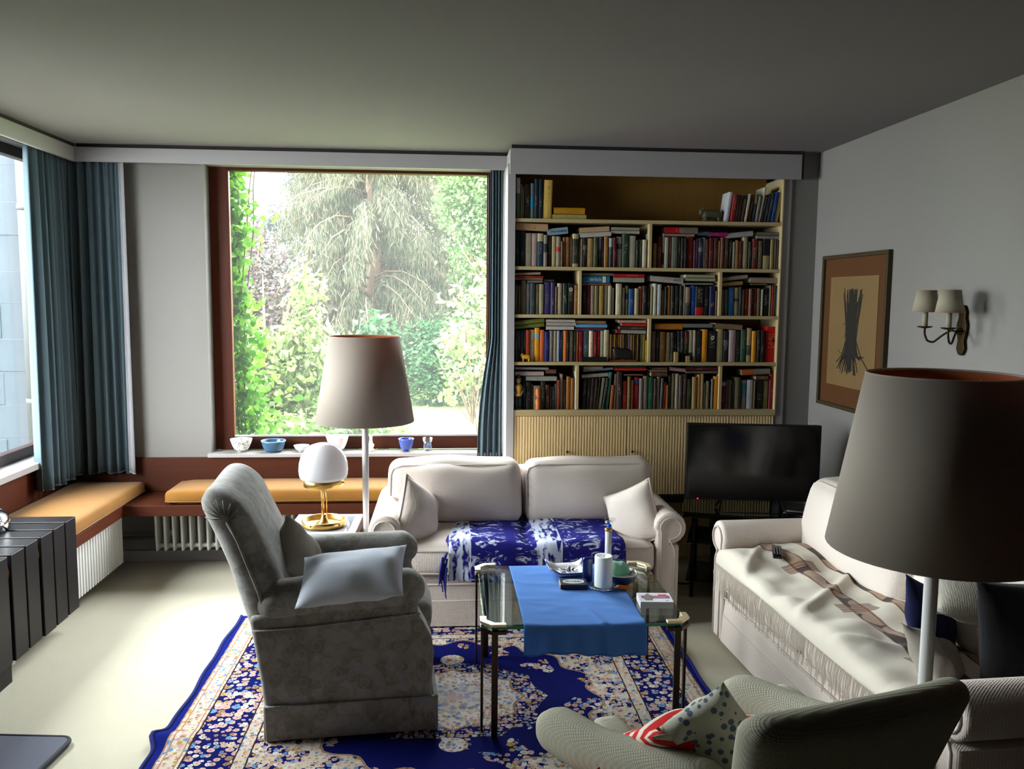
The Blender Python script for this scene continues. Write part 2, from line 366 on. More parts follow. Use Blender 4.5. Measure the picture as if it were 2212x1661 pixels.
BOOKS = [
('top_left', 'left end of the top shelf', 2.1417,
 '0.406,0.022,0.235,0,5a735a,bBDB5B0,.62,1;0.431,0.0104,0.2,0,78735f;0.442,0.01,0.184,0,78705c;0.453,0.035,0.199,0,1e1a0c;0.489,0.021,0.205,0,5a6e6e,b1080B0,.3,.62;0.512,0.0244,0.23,0,0f1e2a;0.537,0.0234,0.229,0,0f1e2a;0.561,0.053,0.225,0.007,b4964b,t',
 '0.627,0.185,2.1727,0.038,-0,96690a;0.619,0.203,2.1367,0.034,-0,968a52'),
('top_right', 'right end of the top shelf', 2.1417,
 '1.663,0.026,0.176,0.024,96969b;1.694,0.029,0.162,0.018,6e0f0f;1.724,0.013,0.162,0.019,160906;1.738,0.013,0.157,0.02,280c08;1.756,0.019,0.137,0.019,786950;1.782,0.015,0.168,0.025,8c8778;1.799,0.023,0.162,0.024,502819;1.828,0.018,0.162,0.019,6e6955,b1A2838,0,.68;1.849,0.016,0.157,0.022,736e5a;1.867,0.016,0.21,0.037,969182;1.887,0.015,0.163,0.027,0f141c;1.904,0.014,0.162,0.027,0f161e;1.921,0.019,0.174,0.027,142328;1.943,0.02,0.18,0.027,0a2d73;1.965,0.026,0.193,0.031,878062',
 ''),
('second_left', 'left bay of the second shelf', 1.8627,
 '0.402,0.0254,0.205,0,121e1c;0.428,0.032,0.205,0,142424;0.462,0.036,0.194,0,968c78,t;0.5,0.032,0.194,0,96827d;0.533,0.035,0.194,0,192d3c,b9A9070,.76,1;0.569,0.023,0.186,0,786e64,b202530,.45,.72;0.593,0.025,0.1801,0,2a1e0c;0.619,0.026,0.18,0,8e8460;0.646,0.026,0.178,0,7a705f,bA02018,.5,.65;0.674,0.009,0.15,0,6e5a46;0.684,0.02,0.175,0,734b28;0.705,0.022,0.175,0,694123;0.728,0.015,0.173,0,5a3c1e;0.744,0.036,0.195,0,8c825f,b25251A,.1,.85;0.781,0.009,0.156,0,193219;0.791,0.012,0.167,0,786955;0.804,0.027,0.1726,0,0f0f08,b55503C,.6,.75;0.832,0.037,0.17,0,846a42;0.87,0.026,0.176,0,32370f;0.897,0.022,0.1787,0,0c0c12,b50506A,.6,1;0.92,0.012,0.173,0,09090c;0.933,0.027,0.1811,0,704814;0.962,0.022,0.173,0,1e282d,b78888F,.7,1;0.986,0.021,0.176,0,480814;1.01,0.032,0.181,0,786e5f,b1A1C1A,.6,.78;1.043,0.037,0.198,0,1e2e24;1.082,0.042,0.188,0,8e8878,t;1.126,0.013,0.162,0,1e2823;1.141,0.023,0.165,0,3c412d;1.165,0.025,0.166,0,989384;1.192,0.019,0.201,0,6e6e5f',
 '0.404,0.189,2.0757,0.043,-0.0056,96785a;0.596,0.12,2.0447,0.04,0.0146,6e8796,m;0.787,0.177,2.0627,0.032,0.0123,967d5f;0.788,0.186,2.0357,0.027,0.0123,96918c;0.974,0.17,2.0837,0.019,-0.0011,78786e;0.973,0.172,2.0637,0.019,-0.0011,8e8878'),
('second_right', 'right bay of the second shelf', 1.8627,
 '1.232,0.021,0.146,0,825f23;1.254,0.03,0.185,0,3e0508;1.286,0.013,0.205,0,8c7d64,b201814,.1,.45;1.3,0.024,0.183,0,918c82;1.326,0.015,0.185,0,52341e;1.344,0.036,0.185,0,50554b;1.382,0.018,0.18,0,0c0a06;1.401,0.017,0.18,0,100a07;1.42,0.015,0.18,0,0c0a06;1.437,0.038,0.188,0,660a05;1.478,0.014,0.167,0,3e1e2d;1.494,0.01,0.177,0,280f20;1.506,0.028,0.18,0,141432,b60685A,.55,.7;1.535,0.014,0.183,0,829198;1.55,0.021,0.175,0,56240f;1.573,0.027,0.183,0,420a05;1.602,0.027,0.183,0,3c0c06;1.631,0.01,0.167,0,6e5a3c;1.643,0.022,0.187,0,562a12;1.667,0.027,0.1791,0,342a18;1.697,0.02,0.172,0,100d08;1.72,0.015,0.161,0,5f5a41;1.736,0.019,0.17,0,7a522a;1.757,0.021,0.166,0,461e0c;1.781,0.031,0.1907,0,7e7456;1.816,0.022,0.164,0,1e1e16;1.84,0.034,0.181,0,56140c,b3A2820,.2,.5;1.876,0.028,0.17,0,4c4832;1.908,0.042,0.1808,0,847a52,b0A0A08,.45,1;1.953,0.019,0.179,0,7a6e4c;1.973,0.018,0.179,0,605638;1.993,0.03,0.176,0,0d0d0b',
 '1.299,0.199,2.0687,0.038,-0,8c0006,r5A5245,.44,1;1.3,0.18,2.0527,0.015,-0,826e5f;1.502,0.072,2.0597,0.025,-0,283c4b;1.575,0.109,2.0557,0.025,-0,7a0f52;1.686,0.157,2.0447,0.031,0.0168,808080;1.866,0.141,2.0667,0.019,-0.0011,525248;1.864,0.148,2.0457,0.02,-0.0011,6e6c64'),
('third_left', 'left bay of the third shelf', 1.5803,
 '0.403,0.017,0.171,0,464132;0.422,0.015,0.171,0,504837;0.439,0.03,0.199,0,6a6048;0.471,0.021,0.182,0,50585a,b7A5A5A,.6,.75;0.493,0.03,0.184,0,2d343a;0.525,0.02,0.179,0,564c2e;0.547,0.027,0.179,0,827860;0.577,0.037,0.191,0,2e264e;0.616,0.026,0.19,0,2a244c;0.643,0.011,0.164,0,5a4628;0.655,0.029,0.185,0,928470;0.688,0.028,0.185,0,122416;0.718,0.036,0.186,0,050505,w;0.757,0.023,0.175,0,70481a',
 '0.402,0.153,1.8093,0.015,0.0067,827466;0.402,0.169,1.7963,0.012,-0,7a1610;0.403,0.165,1.7843,0.012,-0,82664c;0.474,0.092,1.7663,0.015,0.0017,5a5652;0.577,0.058,1.7743,0.015,-0,1e1e24'),
('third_middle', 'middle bay of the third shelf', 1.5803,
 '0.808,0.024,0.173,0,0a0a12;0.834,0.022,0.1735,0,660a2e;0.858,0.02,0.1735,0,7a6a56;0.879,0.023,0.1735,0,70664c,t;0.905,0.03,0.173,0,8e7432;0.937,0.024,0.1735,0,7a7460;0.963,0.022,0.1735,0,8e8874;0.986,0.013,0.161,0,665c42;1.01,0.035,0.186,0,9c927a;1.047,0.018,0.164,0,5a5037;1.067,0.019,0.174,0,605838,b202020,.55,.75;1.089,0.033,0.156,0,0f3868;1.124,0.027,0.159,0,82745c;1.153,0.015,0.17,0,8e381a;1.171,0.025,0.174,0,1a1610;1.198,0.023,0.167,0,1a1a16;1.222,0.014,0.17,0,7a6a4c;1.238,0.02,0.19,0,969688;1.261,0.027,0.185,0,969692;1.29,0.016,0.151,0,503424;1.308,0.015,0.17,0,0c0906;1.325,0.018,0.177,0,7a4810;1.346,0.023,0.177,0,16160e;1.372,0.024,0.177,0,100e08;1.399,0.023,0.178,0,16140e;1.424,0.01,0.181,0,828274;1.436,0.03,0.17,0,706048,b302820,0,.45;1.469,0.028,0.177,0,0a3e8e;1.499,0.052,0.174,0,090909,b8C0C08,0,.28;1.553,0.029,0.174,0,070909;1.585,0.033,0.176,0,050534;1.62,0.013,0.148,0,484232',
 '0.808,0.186,1.8123,0.018,-0,504b3c;0.807,0.162,1.7703,0.041,-0,145a82,s;0.807,0.171,1.7553,0.014,-0,703e2a;0.996,0.185,1.8063,0.02,-0,84050a;0.993,0.188,1.7753,0.03,-0,7d786e;1.218,0.2,1.7843,0.034,-0.0146,88827d,p;1.435,0.179,1.8073,0.02,-0.0011,7d7d69;1.434,0.181,1.7873,0.019,-0.0011,787664;1.425,0.179,1.7643,0.013,-0,5f5f55'),
('third_right', 'right bay of the third shelf', 1.5803,
 '1.659,0.016,0.157,0,60604c;1.677,0.02,0.158,0,5a5642;1.7,0.036,0.171,0,0a4c84;1.738,0.028,0.17,0,7e744c,b1A2020,.5,.62;1.767,0.014,0.175,0,1e2e3e;1.783,0.018,0.159,0,66482a;1.803,0.023,0.163,0,5c1e14;1.829,0.017,0.163,0,6e4838;1.848,0.01,0.167,0,341e14;1.86,0.019,0.168,0,561a14;1.881,0.021,0.166,0,4c3e24;1.905,0.013,0.161,0,8c8c7e;1.92,0.035,0.168,0,090b09;1.957,0.01,0.186,0,5a563c;1.97,0.012,0.185,0,70050c;1.985,0.009,0.185,0,968c7a;1.997,0.024,0.17,0,384848;2.023,0.013,0.146,0,0a3e5c',
 '1.658,0.159,1.7873,0.024,0.018,6e695f;1.658,0.13,1.7553,0.025,0.0112,7a602e;1.833,0.177,1.7803,0.034,-0.0022,7a6a5c;1.845,0.094,1.7673,0.009,-0,5a4c34'),
('fourth_left', 'left bay of the fourth shelf', 1.2975,
 '0.407,0.014,0.184,0,242b2b;0.422,0.015,0.184,0,242b2b;0.438,0.015,0.184,0,282e2e;0.454,0.015,0.187,0,1a2434;0.47,0.022,0.188,0,983414;0.494,0.027,0.19,0,a69c7a;0.523,0.029,0.201,0,c48410,b5890B0,.7,.82;0.554,0.028,0.189,0,ac5220;0.584,0.027,0.178,0,0c1458;0.613,0.023,0.185,0,5a564c;0.638,0.018,0.185,0,706050;0.657,0.016,0.185,0,788292;0.674,0.015,0.181,0,102048;0.691,0.006,0.183,0,504614;0.698,0.018,0.185,0,ac5220;0.717,0.011,0.184,0,1e1e14;0.73,0.026,0.184,0,5c5642;0.758,0.018,0.183,0,242924;0.778,0.008,0.182,0,7a3814;0.787,0.027,0.182,0,70050a;0.816,0.036,0.184,0,2e3e4c;0.853,0.025,0.1855,0,ac987a;0.88,0.019,0.182,0,700808;0.9,0.019,0.183,0,6c0808;0.921,0.019,0.185,0,8e886a;0.942,0.032,0.192,0,8e8870;0.979,0.012,0.166,0,603e14;0.992,0.01,0.165,0,563c14;1.004,0.01,0.166,0,644616;1.016,0.012,0.165,0,5a3e12;1.029,0.012,0.164,0,624214;1.042,0.011,0.165,0,563e16;1.055,0.011,0.165,0,60481c;1.068,0.012,0.164,0,4c3e16;1.081,0.01,0.163,0,503c14;1.092,0.01,0.166,0,323c5a;1.104,0.012,0.164,0,66421a;1.118,0.011,0.164,0,583c14;1.131,0.012,0.164,0,503e1a;1.144,0.01,0.164,0,60481a;1.156,0.007,0.164,0,0c100c;1.165,0.015,0.164,0,506a4c;1.181,0.016,0.163,0,7a520c;1.198,0.008,0.131,0,847e0c',
 '0.406,0.176,1.5145,0.026,0.0174,4c5216;0.406,0.175,1.4905,0.024,0.0159,484e16;0.589,0.176,1.5345,0.017,-0.0008,988e88;0.591,0.18,1.5125,0.021,-0.0008,8c827c;0.591,0.168,1.4885,0.022,-0,98928c;0.765,0.188,1.5255,0.02,-0.0016,705642;0.768,0.193,1.5025,0.021,-0,507e98;0.766,0.189,1.4935,0.007,-0,541e34;0.768,0.175,1.4845,0.008,-0,343e52;1.033,0.166,1.5325,0.018,-0.0012,987e70;1.048,0.152,1.5135,0.019,-0.0032,981405;1.036,0.162,1.4925,0.02,-0.0024,24241e;1.016,0.181,1.4695,0.022,-0.0032,827a70,r6A0020,0,.16'),
('fourth_right', 'right bay of the fourth shelf', 1.2975,
 '1.233,0.027,0.186,0,564c3e;1.262,0.02,0.187,0,060606;1.284,0.035,0.183,0,603e10;1.322,0.029,0.179,0,706048;1.353,0.019,0.179,0,2e281e,b0A0A08,.3,.8;1.373,0.019,0.179,0,0d0c0a;1.394,0.019,0.187,0,060906;1.414,0.02,0.188,0,060906;1.436,0.025,0.188,0,16100c,b4A1210,.6,.95;1.463,0.027,0.192,0,887e6a,b201A14,.05,.3;1.491,0.016,0.193,0,847e6a;1.509,0.035,0.19,0,09130d;1.546,0.034,0.198,0,b07010;1.583,0.054,0.189,0,050505,w;1.64,0.04,0.2009,0,847a56,t;1.682,0.032,0.191,0,10131a,b40444A,.5,.7;1.717,0.042,0.195,0,847474,t;1.761,0.028,0.189,0,16130c;1.79,0.034,0.199,0,1a3e2e;1.826,0.031,0.207,0,887452,b3A3A30,.2,.5;1.858,0.028,0.191,0,a27010;1.889,0.022,0.196,0,0c0606;1.913,0.024,0.196,0,0e0606;1.946,0.073,0.218,0,960000,e',
 '1.252,0.171,1.4935,0.037,-0,8e5610;1.425,0.182,1.5065,0.024,-0,5c615c;1.625,0.169,1.5035,0.033,-0.0111,66563e'),
('fifth_left', 'left bay of the lowest shelf', 1.0086,
 '0.458,0.016,0.194,0,090d09;0.475,0.029,0.165,0,0b0d09;0.505,0.013,0.154,0,2a100d;0.519,0.045,0.142,0,7a6a4c;0.565,0.027,0.169,0,241a10;0.593,0.023,0.148,0,381d0d;0.618,0.013,0.138,0,2e1f10;0.632,0.017,0.138,0,1f2724;0.65,0.012,0.155,0,3e341f;0.663,0.015,0.178,0,702a15;0.68,0.018,0.213,0,846b5c;0.7,0.018,0.178,0,241d10;0.72,0.02,0.198,0,7e4c15;0.742,0.023,0.189,0,84521f;0.77,0.016,0.231,0,989389',
 '0.408,0.201,1.2496,0.015,-0.0024,706a70;0.409,0.171,1.2116,0.026,-0,8e7e7a;0.592,0.062,1.2246,0.026,-0,522f1b;0.473,0.185,1.1816,0.028,-0.0008,7a7a75'),
('fifth_middle', 'middle bay of the lowest shelf', 1.0086,
 '0.813,0.024,0.186,0.008,100b08;0.84,0.02,0.186,0.01,160d0b;0.862,0.018,0.187,0.012,2a1010;0.883,0.015,0.187,0.014,1f1a10;0.901,0.01,0.19,0.018,5c5743;0.916,0.018,0.19,0.024,7a7561;0.938,0.016,0.192,0.024,0c110d;0.957,0.019,0.225,0.025,155248;0.985,0.018,0.146,0.01,8e4815;1.007,0.017,0.214,0.006,614d3d;1.028,0.032,0.228,0,251d17;1.064,0.027,0.17,0,7a0d09;1.094,0.021,0.2,0,574310;1.117,0.014,0.178,0,521f0b;1.133,0.03,0.196,0,8e0615,b2050A0,.8,.9;1.166,0.024,0.188,0,615c57;1.191,0.027,0.203,0,61524d;1.22,0.034,0.195,0,104d2f;1.256,0.018,0.188,0,38101a;1.275,0.018,0.1975,0,84745c;1.295,0.017,0.188,0.006,343e3c;1.313,0.015,0.165,0.006,700610;1.331,0.016,0.148,0,925c1f;1.348,0.015,0.209,0,25251f;1.365,0.023,0.218,0,615239;1.389,0.023,0.216,0,7a786b;1.413,0.02,0.209,0,48342f;1.435,0.026,0.212,0,3e2c24;1.463,0.03,0.184,0,1f280d;1.495,0.031,0.197,0,7a613e;1.528,0.019,0.212,0,98662a;1.549,0.016,0.2175,0,70613e;1.566,0.012,0.161,0,5c5239;1.58,0.02,0.172,0,706648;1.601,0.011,0.145,0,161610;1.613,0.012,0.185,0,57575c;1.627,0.034,0.201,0,a2660c',
 '0.823,0.116,1.2506,0.02,-0,706657;0.822,0.184,1.2346,0.017,0.0135,526675;0.813,0.165,1.1956,0.023,0.0119,7f7a6b;1.015,0.188,1.2616,0.011,-0,152f29;1.014,0.191,1.2436,0.017,-0,981509;1.072,0.115,1.2136,0.008,-0,665243;1.244,0.092,1.2496,0.014,-0,5c3920;1.235,0.101,1.2376,0.011,-0,70615c;1.237,0.1,1.2076,0.028,-0,4d2f16;1.351,0.099,1.2446,0.023,-0.0103,896b6b;1.477,0.171,1.2676,0.011,-0,102f15;1.455,0.194,1.2446,0.022,-0,4d0b1f;1.454,0.191,1.2276,0.015,-0,524a3e'),
('fifth_right', 'right bay of the lowest shelf', 1.0086,
 '1.673,0.031,0.166,0,570b2a,b9A8A80,.86,1;1.706,0.01,0.178,0,5c5c5c;1.718,0.027,0.178,0,705743;1.746,0.011,0.175,0,100d0b;1.759,0.032,0.195,0,706b4d;1.792,0.008,0.195,0,1f1a1f;1.802,0.034,0.177,0,6e6964,b1E5F69,.4,.9;1.839,0.041,0.179,0,98989d;1.882,0.009,0.175,0,524325;1.893,0.045,0.173,0,0b1009;1.939,0.037,0.173,0,5c5734;1.979,0.047,0.219,0,5c0610;2.028,0.008,0.215,0,664d1f',
 '1.802,0.179,1.2156,0.036,0.0079,6a665c,r965020,0,.42;1.891,0.079,1.1886,0.025,-0,5c341f')]

# ================================================================== THE SETTING
def carpet_mat():
    t = NT('beige_carpet'); o = t.coord(); a = t.noise(o, 1.3, 4); b = t.noise(o, 320, 2)
    c = t.mix(a, lin((182, 176, 156)), lin((202, 196, 178))); t.base(t.mix(t.math('MULTIPLY', b, .25), c, lin((150, 142, 120)))); t.rough(.97, .05)
    t.bump(b, .5, .004); return t.m
XL, XR, YB, ZC = -2.35, 2.23, 5.33, 2.557
def multibox(name, boxes, mat, bev=0):
    bm = bmesh.new()
    for b in boxes: addbox(bm, *b, bev)
    return link(name, mesh(bm), mat)
struct(box('floor', -2.6, 2.45, -2.6, 5.6, -.12, 0, carpet_mat(), bev=0))
struct(box('ceiling', -2.75, 2.5, -2.6, 5.60, ZC, ZC+.22, MT['ceiling'], bev=0))
struct(box('wall_right', XR, XR+.2, -2.6, 5.6, 0, ZC, MT['wall'], bev=0))
struct(multibox('wall_back', [(-2.47, -1.480, YB, 5.56, 0, ZC), (-1.480, .33, YB, 5.56, 0, .665), (-1.480, .33, YB, 5.56, 2.47, ZC), (.33, XR, YB, 5.56, 0, ZC), (2.066, XR, 4.985, YB, 0, ZC)], MT['wall']))
struct(multibox('wall_left', [(-2.49, XL, 3.0, 5.29, 0, .70), (-2.49, XL, 3.0, 5.29, 2.50, ZC), (-2.49, XL, 5.29, YB, 0, ZC)], MT['wall']))
BOUNCE_DARK = plain('unseen_bounce_dark', (46, 34, 28), .7)  # dark colour put on unseen room surfaces to cut bounced light
struct(box('wall_rear', -2.6, 2.45, -2.75, -2.6, 0, ZC, BOUNCE_DARK, bev=0)); struct(box('wall_near_left', -2.49, XL, -2.6, 3.0, 0, ZC, BOUNCE_DARK, bev=0)); struct(box('bounce_panel_right', 2.20, 2.23, -2.6, 2.4, .075, ZC, BOUNCE_DARK, bev=0)); struct(box('bounce_panel_floor', -2.35, 2.2, -2.6, 1.0, 0, .012, BOUNCE_DARK, bev=0))  # rear and near walls unseen; last two are panels added to cut bounce
# window in the back wall
w = thing('window_1', 'large fixed window with reddish brown wooden frame facing the garden', 'window', (-.565, 5.47, .70)); struct(w)
fx0, fx1, gx0, gx1 = -1.480, .33, -1.368, .262
def wl(name, x0, x1, y0, y1, z0, z1, mat, bev=.004): return box(name, x0+.565, x1+.565, y0-5.47, y1-5.47, z0-.70, z1-.70, mat, w, bev)
wl('window_frame', fx0, gx0, 5.44, 5.51, .69, 2.49, MT['teak']); wl('window_frame', gx1, fx1, 5.44, 5.51, .69, 2.49, MT['teak'])
wl('window_frame', gx0, gx1, 5.44, 5.51, .69, .775, MT['teakx']); wl('window_frame', gx0, gx1, 5.44, 5.51, 2.452, 2.49, MT['teakx'])
wl('glazing_bead', gx0, gx0+.010, 5.43, 5.44, .775, 2.452, MT['teaky'], .001); wl('glazing_bead', gx1-.010, gx1, 5.43, 5.44, .775, 2.452, MT['teaky'], .001)
wl('glazing_bead', gx0, gx1, 5.43, 5.44, .775, .786, MT['trimw'], .001)
wl('pane', gx0, gx1, 5.472, 5.477, .775, 2.452, MT['hazepane'], 0)
wl('window_sill', -1.492, .345, 5.285, 5.44, .666, .690, MT['sill'])
# window in the left wall
w2 = thing('window_2', 'wide side window with dark wooden frame and pale stone sill', 'window', (-2.45, 3.72, .735)); struct(w2)
def w2l(name, x0, x1, y0, y1, z0, z1, mat, bev=.003): return box(name, x0+2.45, x1+2.45, y0-3.72, y1-3.72, z0-.735, z1-.735, mat, w2, bev)
DK = wood('dark_window_frame', (44, 32, 34), (62, 46, 46), .4, 1)
w2l('window_frame', -2.475, -2.42, 3.0, 5.29, .735, .795, DK); w2l('window_frame', -2.475, -2.42, 3.0, 5.29, 2.44, 2.50, DK)
w2l('window_frame', -2.475, -2.42, 5.235, 5.29, .795, 2.44, DK); w2l('window_frame', -2.475, -2.42, 3.0, 3.06, .795, 2.44, DK)
w2l('pane', -2.450, -2.445, 3.06, 5.235, .795, 2.44, MT['pane'], 0)
w2l('window_sill', -2.48, -2.275, 3.0, 5.28, .70, .735, MT['sill'])
# boards hiding the curtain rails, with the shade of the gap above put in as dark strips
def fascia(name, boxes, mat): return struct(multibox(name, boxes, mat, .002))
fascia('trim_1', [(-2.18, .375, 5.205, 5.228, 2.4526, 2.536)], MT['trimw'])
fascia('trim_2', [(-2.203, -2.18, -1.0, 5.228, 2.4526, 2.536)], MT['trimw'])
fascia('gap_shade_strips', [(-2.172, .37, 5.214, 5.222, 2.536, ZC), (-2.196, -2.186, -1.0, 5.222, 2.536, ZC)], MT['darkgap'])
fascia('trim_4', [(.362, 2.098, 4.925, 4.95, 2.392, 2.536), (.362, .385, 4.95, 5.205, 2.4526, 2.536)], MT['trimw'])
fascia('fascia_shade_strips', [(.372, 2.10, 4.934, 4.944, 2.536, ZC), (2.098, 2.112, 4.93, 4.984, 2.395, ZC)], MT['darkgap'])  # dark strips standing in for shade above the fascia and at its end
struct(box('baseboard_back', -2.35, .36, 5.31, 5.33, 0, .07, MT['trimw'])); struct(box('baseboard_right', .40, 2.06, 5.28, 5.305, 0, .085, MT['trimw']))
struct(box('baseboard_side', 2.212, 2.23, -2.6, 4.98, 0, .075, MT['trimw']))

# ================================================================== BENCH, RADIATORS
bench = thing('corner_bench', 'reddish brown wooden corner bench running under both windows', 'bench', (-2.1, 5.1, 0))
def bl(name, *a, mat=MT['teakx'], bev=.003): x0, x1, y0, y1, z0, z1 = a; return box(name, x0+2.1, x1+2.1, y0-5.1, y1-5.1, z0, z1, mat, bench, bev)
bl('seat_board', -2.348, .352, 4.955, 5.328, .428, .45)
bl('seat_board', -2.348, -1.905, 2.6, 4.955, .428, .45, mat=MT['teaky'])
bl('front_rail', -1.905, .352, 4.93, 4.955, .388, .452)
bl('front_rail', -1.905, -1.88, 2.6, 4.955, .388, .452, mat=MT['teaky'])
bl('back_board', -2.328, .352, 5.306, 5.328, .45, .664)
bl('back_board', -2.348, -2.328, 2.6, 5.328, .45, .699, mat=MT['teaky'])
def seatpad(name, label, x0, x1, y0, y1, z0, z1, sl=0):
    t = thing(name, label, 'cushion', ((x0+x1)/2, (y0+y1)/2, z0), 0, 'ochre bench cushions')
    hx, hy = (x1-x0)/2, (y1-y0)/2
    softbox('cushion_body', -hx, hx, -hy, hy, 0, z1-z0, .034, MT['cush'], t, (0, 0, .006), 14, .003, 3, 1)
    pts = [(-hx+.02, -hy+.004, .018), (hx-.02, -hy+.004, .018), (hx-.004, -hy+.02, .018), (hx-.004, hy-.02, .018), (hx-.02, hy-.004, .018), (-hx+.02, hy-.004, .018), (-hx+.004, hy-.02, .018), (-hx+.004, -hy+.02, .018)]
    tube('piping', pts, .004, MT['cush'], t, 6, close=True)
seatpad('bench_cushion', 'long ochre bench cushion below the garden window', -1.655, .34, 4.945, 5.295, .452, .535)
seatpad('bench_cushion', 'ochre bench cushion below the side window, by the blue curtains', -2.30, -1.862, 3.2, 5.28, .452, .532)

rad = thing('radiator', 'white ribbed radiator under the bench below the garden window', 'radiator', (-1.1, 5.15, 0))
fin = None
for i in range(42):
    x = -.66+i*.0508
    if fin is None:
        bm = bmesh.new(); addbox(bm, -.006, .006, -.05, .05, .125, .372, .004, 2)
        bmesh.ops.translate(bm, verts=[v for v in bm.verts if v.co.z < .14 and v.co.y < 0], vec=(0, .012, 0)); fin = mesh(bm, 'fin')
        o = link('fin', fin, MT['rad'], rad, (x, 0, 0))
    else: o = link('fin', fin, None, rad, (x, 0, 0))
tube('header_pipe', [(-.67, 0, .35), (1.44, 0, .35)], .014, MT['rad'], rad, 10); tube('header_pipe', [(-.67, 0, .15), (1.44, 0, .15)], .014, MT['rad'], rad, 10)
for x in (-.6, 1.3): box('bracket', x-.008, x+.008, .045, .16, .2, .23, MT['rad'], rad)
hp = thing('heating_pipe', 'thin grey heating pipe low on the wall left of the ribbed radiator', 'pipe', (-2.05, 5.22, .17))
tube('pipe', [(-.28, .03, 0), (.24, .03, 0), (.27, .01, 0), (.285, -.05, 0)], .011, MT['pipe'], hp, 8)
lathe('valve', [(.001, -.02), (.017, -.02), (.02, 0), (.017, .02), (.001, .02)], MT['pipe'], hp, 12, (.262, .02, 0), 'x')
rad2 = thing('radiator', 'white fluted flat radiator under the bench at the side window', 'radiator', (-1.93, 3.9, 0))
box('radiator_body', -.10, -.004, -.85, 1.14, .085, .38, MT['rad'], rad2, .004)
rib = None
for i in range(57):
    y = -.84+i*.0348
    if rib is None:
        bm = bmesh.new(); addprism(bm, [(0, -.014), (.012, -.009), (.012, .009), (0, .014)], .088, .378, 'z'); bmesh.ops.recalc_face_normals(bm, faces=bm.faces); rib = mesh(bm, 'rib')
        link('rib', rib, MT['rad'], rad2, (-.004, y, 0))
    else: link('rib', rib, None, rad2, (-.004, y, 0))
for y in (-.6, -.1): box('foot', -.09, -.03, y, y+.03, .0, .087, MT['rad'], rad2)

# ================================================================== CURTAINS
def curtain_mat():
    t = NT('blue_curtain_cloth'); o = t.coord(); g = t.coord('UV') if False else o
    x, y, z = t.sep(o); v = t.node('ShaderNodeCombineXYZ'); t.l.new(x, v.inputs[0]); t.l.new(y, v.inputs[1])
    s = t.noise(v.outputs[0], 26, 4, .7); c = t.mix(s, lin((42, 62, 76)), lin((108, 124, 130)))
    t.base(c); t.rough(.9, .1); t.bump(t.noise(o, 300, 2), .2, .002)
    tl = t.node('ShaderNodeBsdfTranslucent'); t.put(tl.inputs[0], c); mx = t.node('ShaderNodeMixShader'); mx.inputs[0].default_value = .12
    t.l.new(t.b.outputs[0], mx.inputs[1]); t.l.new(tl.outputs[0], mx.inputs[2]); t.l.new(mx.outputs[0], t.out.inputs[0]); return t.m
MT['curtain'] = curtain_mat()
MT['curtainlining'] = fabric('curtain_lining', (150, 150, 155))
def curtain(name, label, p0, p1, z0, z1, folds, amp, seed, spread=0, mat=None, fn=None):
    p0, p1 = Vector(p0), Vector(p1); d = (p1-p0); L = d.length; d.normalize(); nrm = Vector((-d.y, d.x)); c = (p0+p1)/2
    nu, nz = folds*10, 30; V = []; rs = random.Random(seed); ph = [rs.uniform(-.6, .6) for _ in range(folds+2)]; am = [rs.uniform(.6, 1.25) for _ in range(folds+2)]
    for j in range(nz+1):
        w = j/nz; z = z0+(z1-z0)*w
        for i in range(nu+1):
            u = i/nu; k = u*folds; a = am[int(k)]*(1-k % 1)+am[int(k)+1]*(k % 1)
            off = amp*a*math.sin(2*PI*k+ph[int(k)]*.5*(1-w))*(1-.45*w*w) + amp*.25*math.sin(2*PI*k*2.3+seed+w)
            s = (u-.5)*L*(1+spread*(1-w)**1.5)
            p = Vector((d.x*s+nrm.x*off, d.y*s+nrm.y*off, z+.006*math.sin(k*3+seed)*(1-w)))
            if fn: p = fn(p, u, w)
            V.append(p)
    F = [[j*(nu+1)+i, j*(nu+1)+i+1, (j+1)*(nu+1)+i+1, (j+1)*(nu+1)+i] for j in range(nz) for i in range(nu)]
    t = thing(name, label, 'curtain', (c.x, c.y, 0))
    o = fastmesh('curtain_cloth', V, F, mat or MT['curtain'], t, True); mod = o.modifiers.new('thickness', 'SOLIDIFY'); mod.thickness = .003
    hv = [V[i]+Vector((0, 0, -.002)) for i in range(nu+1)]
    tube('hem', hv[::2], .005, mat or MT['curtain'], t, 5)
    tube('curtain_rail', [(-d.x*L/2, -d.y*L/2, z1+.012), (d.x*L/2, d.y*L/2, z1+.012)], .009, MT['trimw'], t, 6)
    return t
curtain('curtain', 'heavy blue grey curtain gathered at the corner end of the side window', (-2.262, 4.81), (-2.262, 5.27), .58, 2.50, 7, .040, 3, .04)
curtain('curtain', 'darker teal curtain on the back wall next to the bare white wall', (-2.28, 5.268), (-1.945, 5.268), .585, 2.50, 6, .034, 5, .02)
ln = curtain('curtain', 'narrow grey lining strip edging the teal curtain', (-1.948, 5.245), (-1.918, 5.245), .585, 2.50, 1, .008, 8, .3, MT['curtainlining'])
def flare(p, u, w):
    q = p.copy(); k = max(0, .42-w)/.42
    q.x -= (1-u)*.055*math.sin(min(1, k*1.2)*PI*.55)+.02*k*(1-u); return q
curtain('curtain', 'slim blue curtain hanging between garden window and bookcase', (.27, 5.27), (.34, 5.27), .62, 2.50, 4, .022, 12, .1, None, flare)

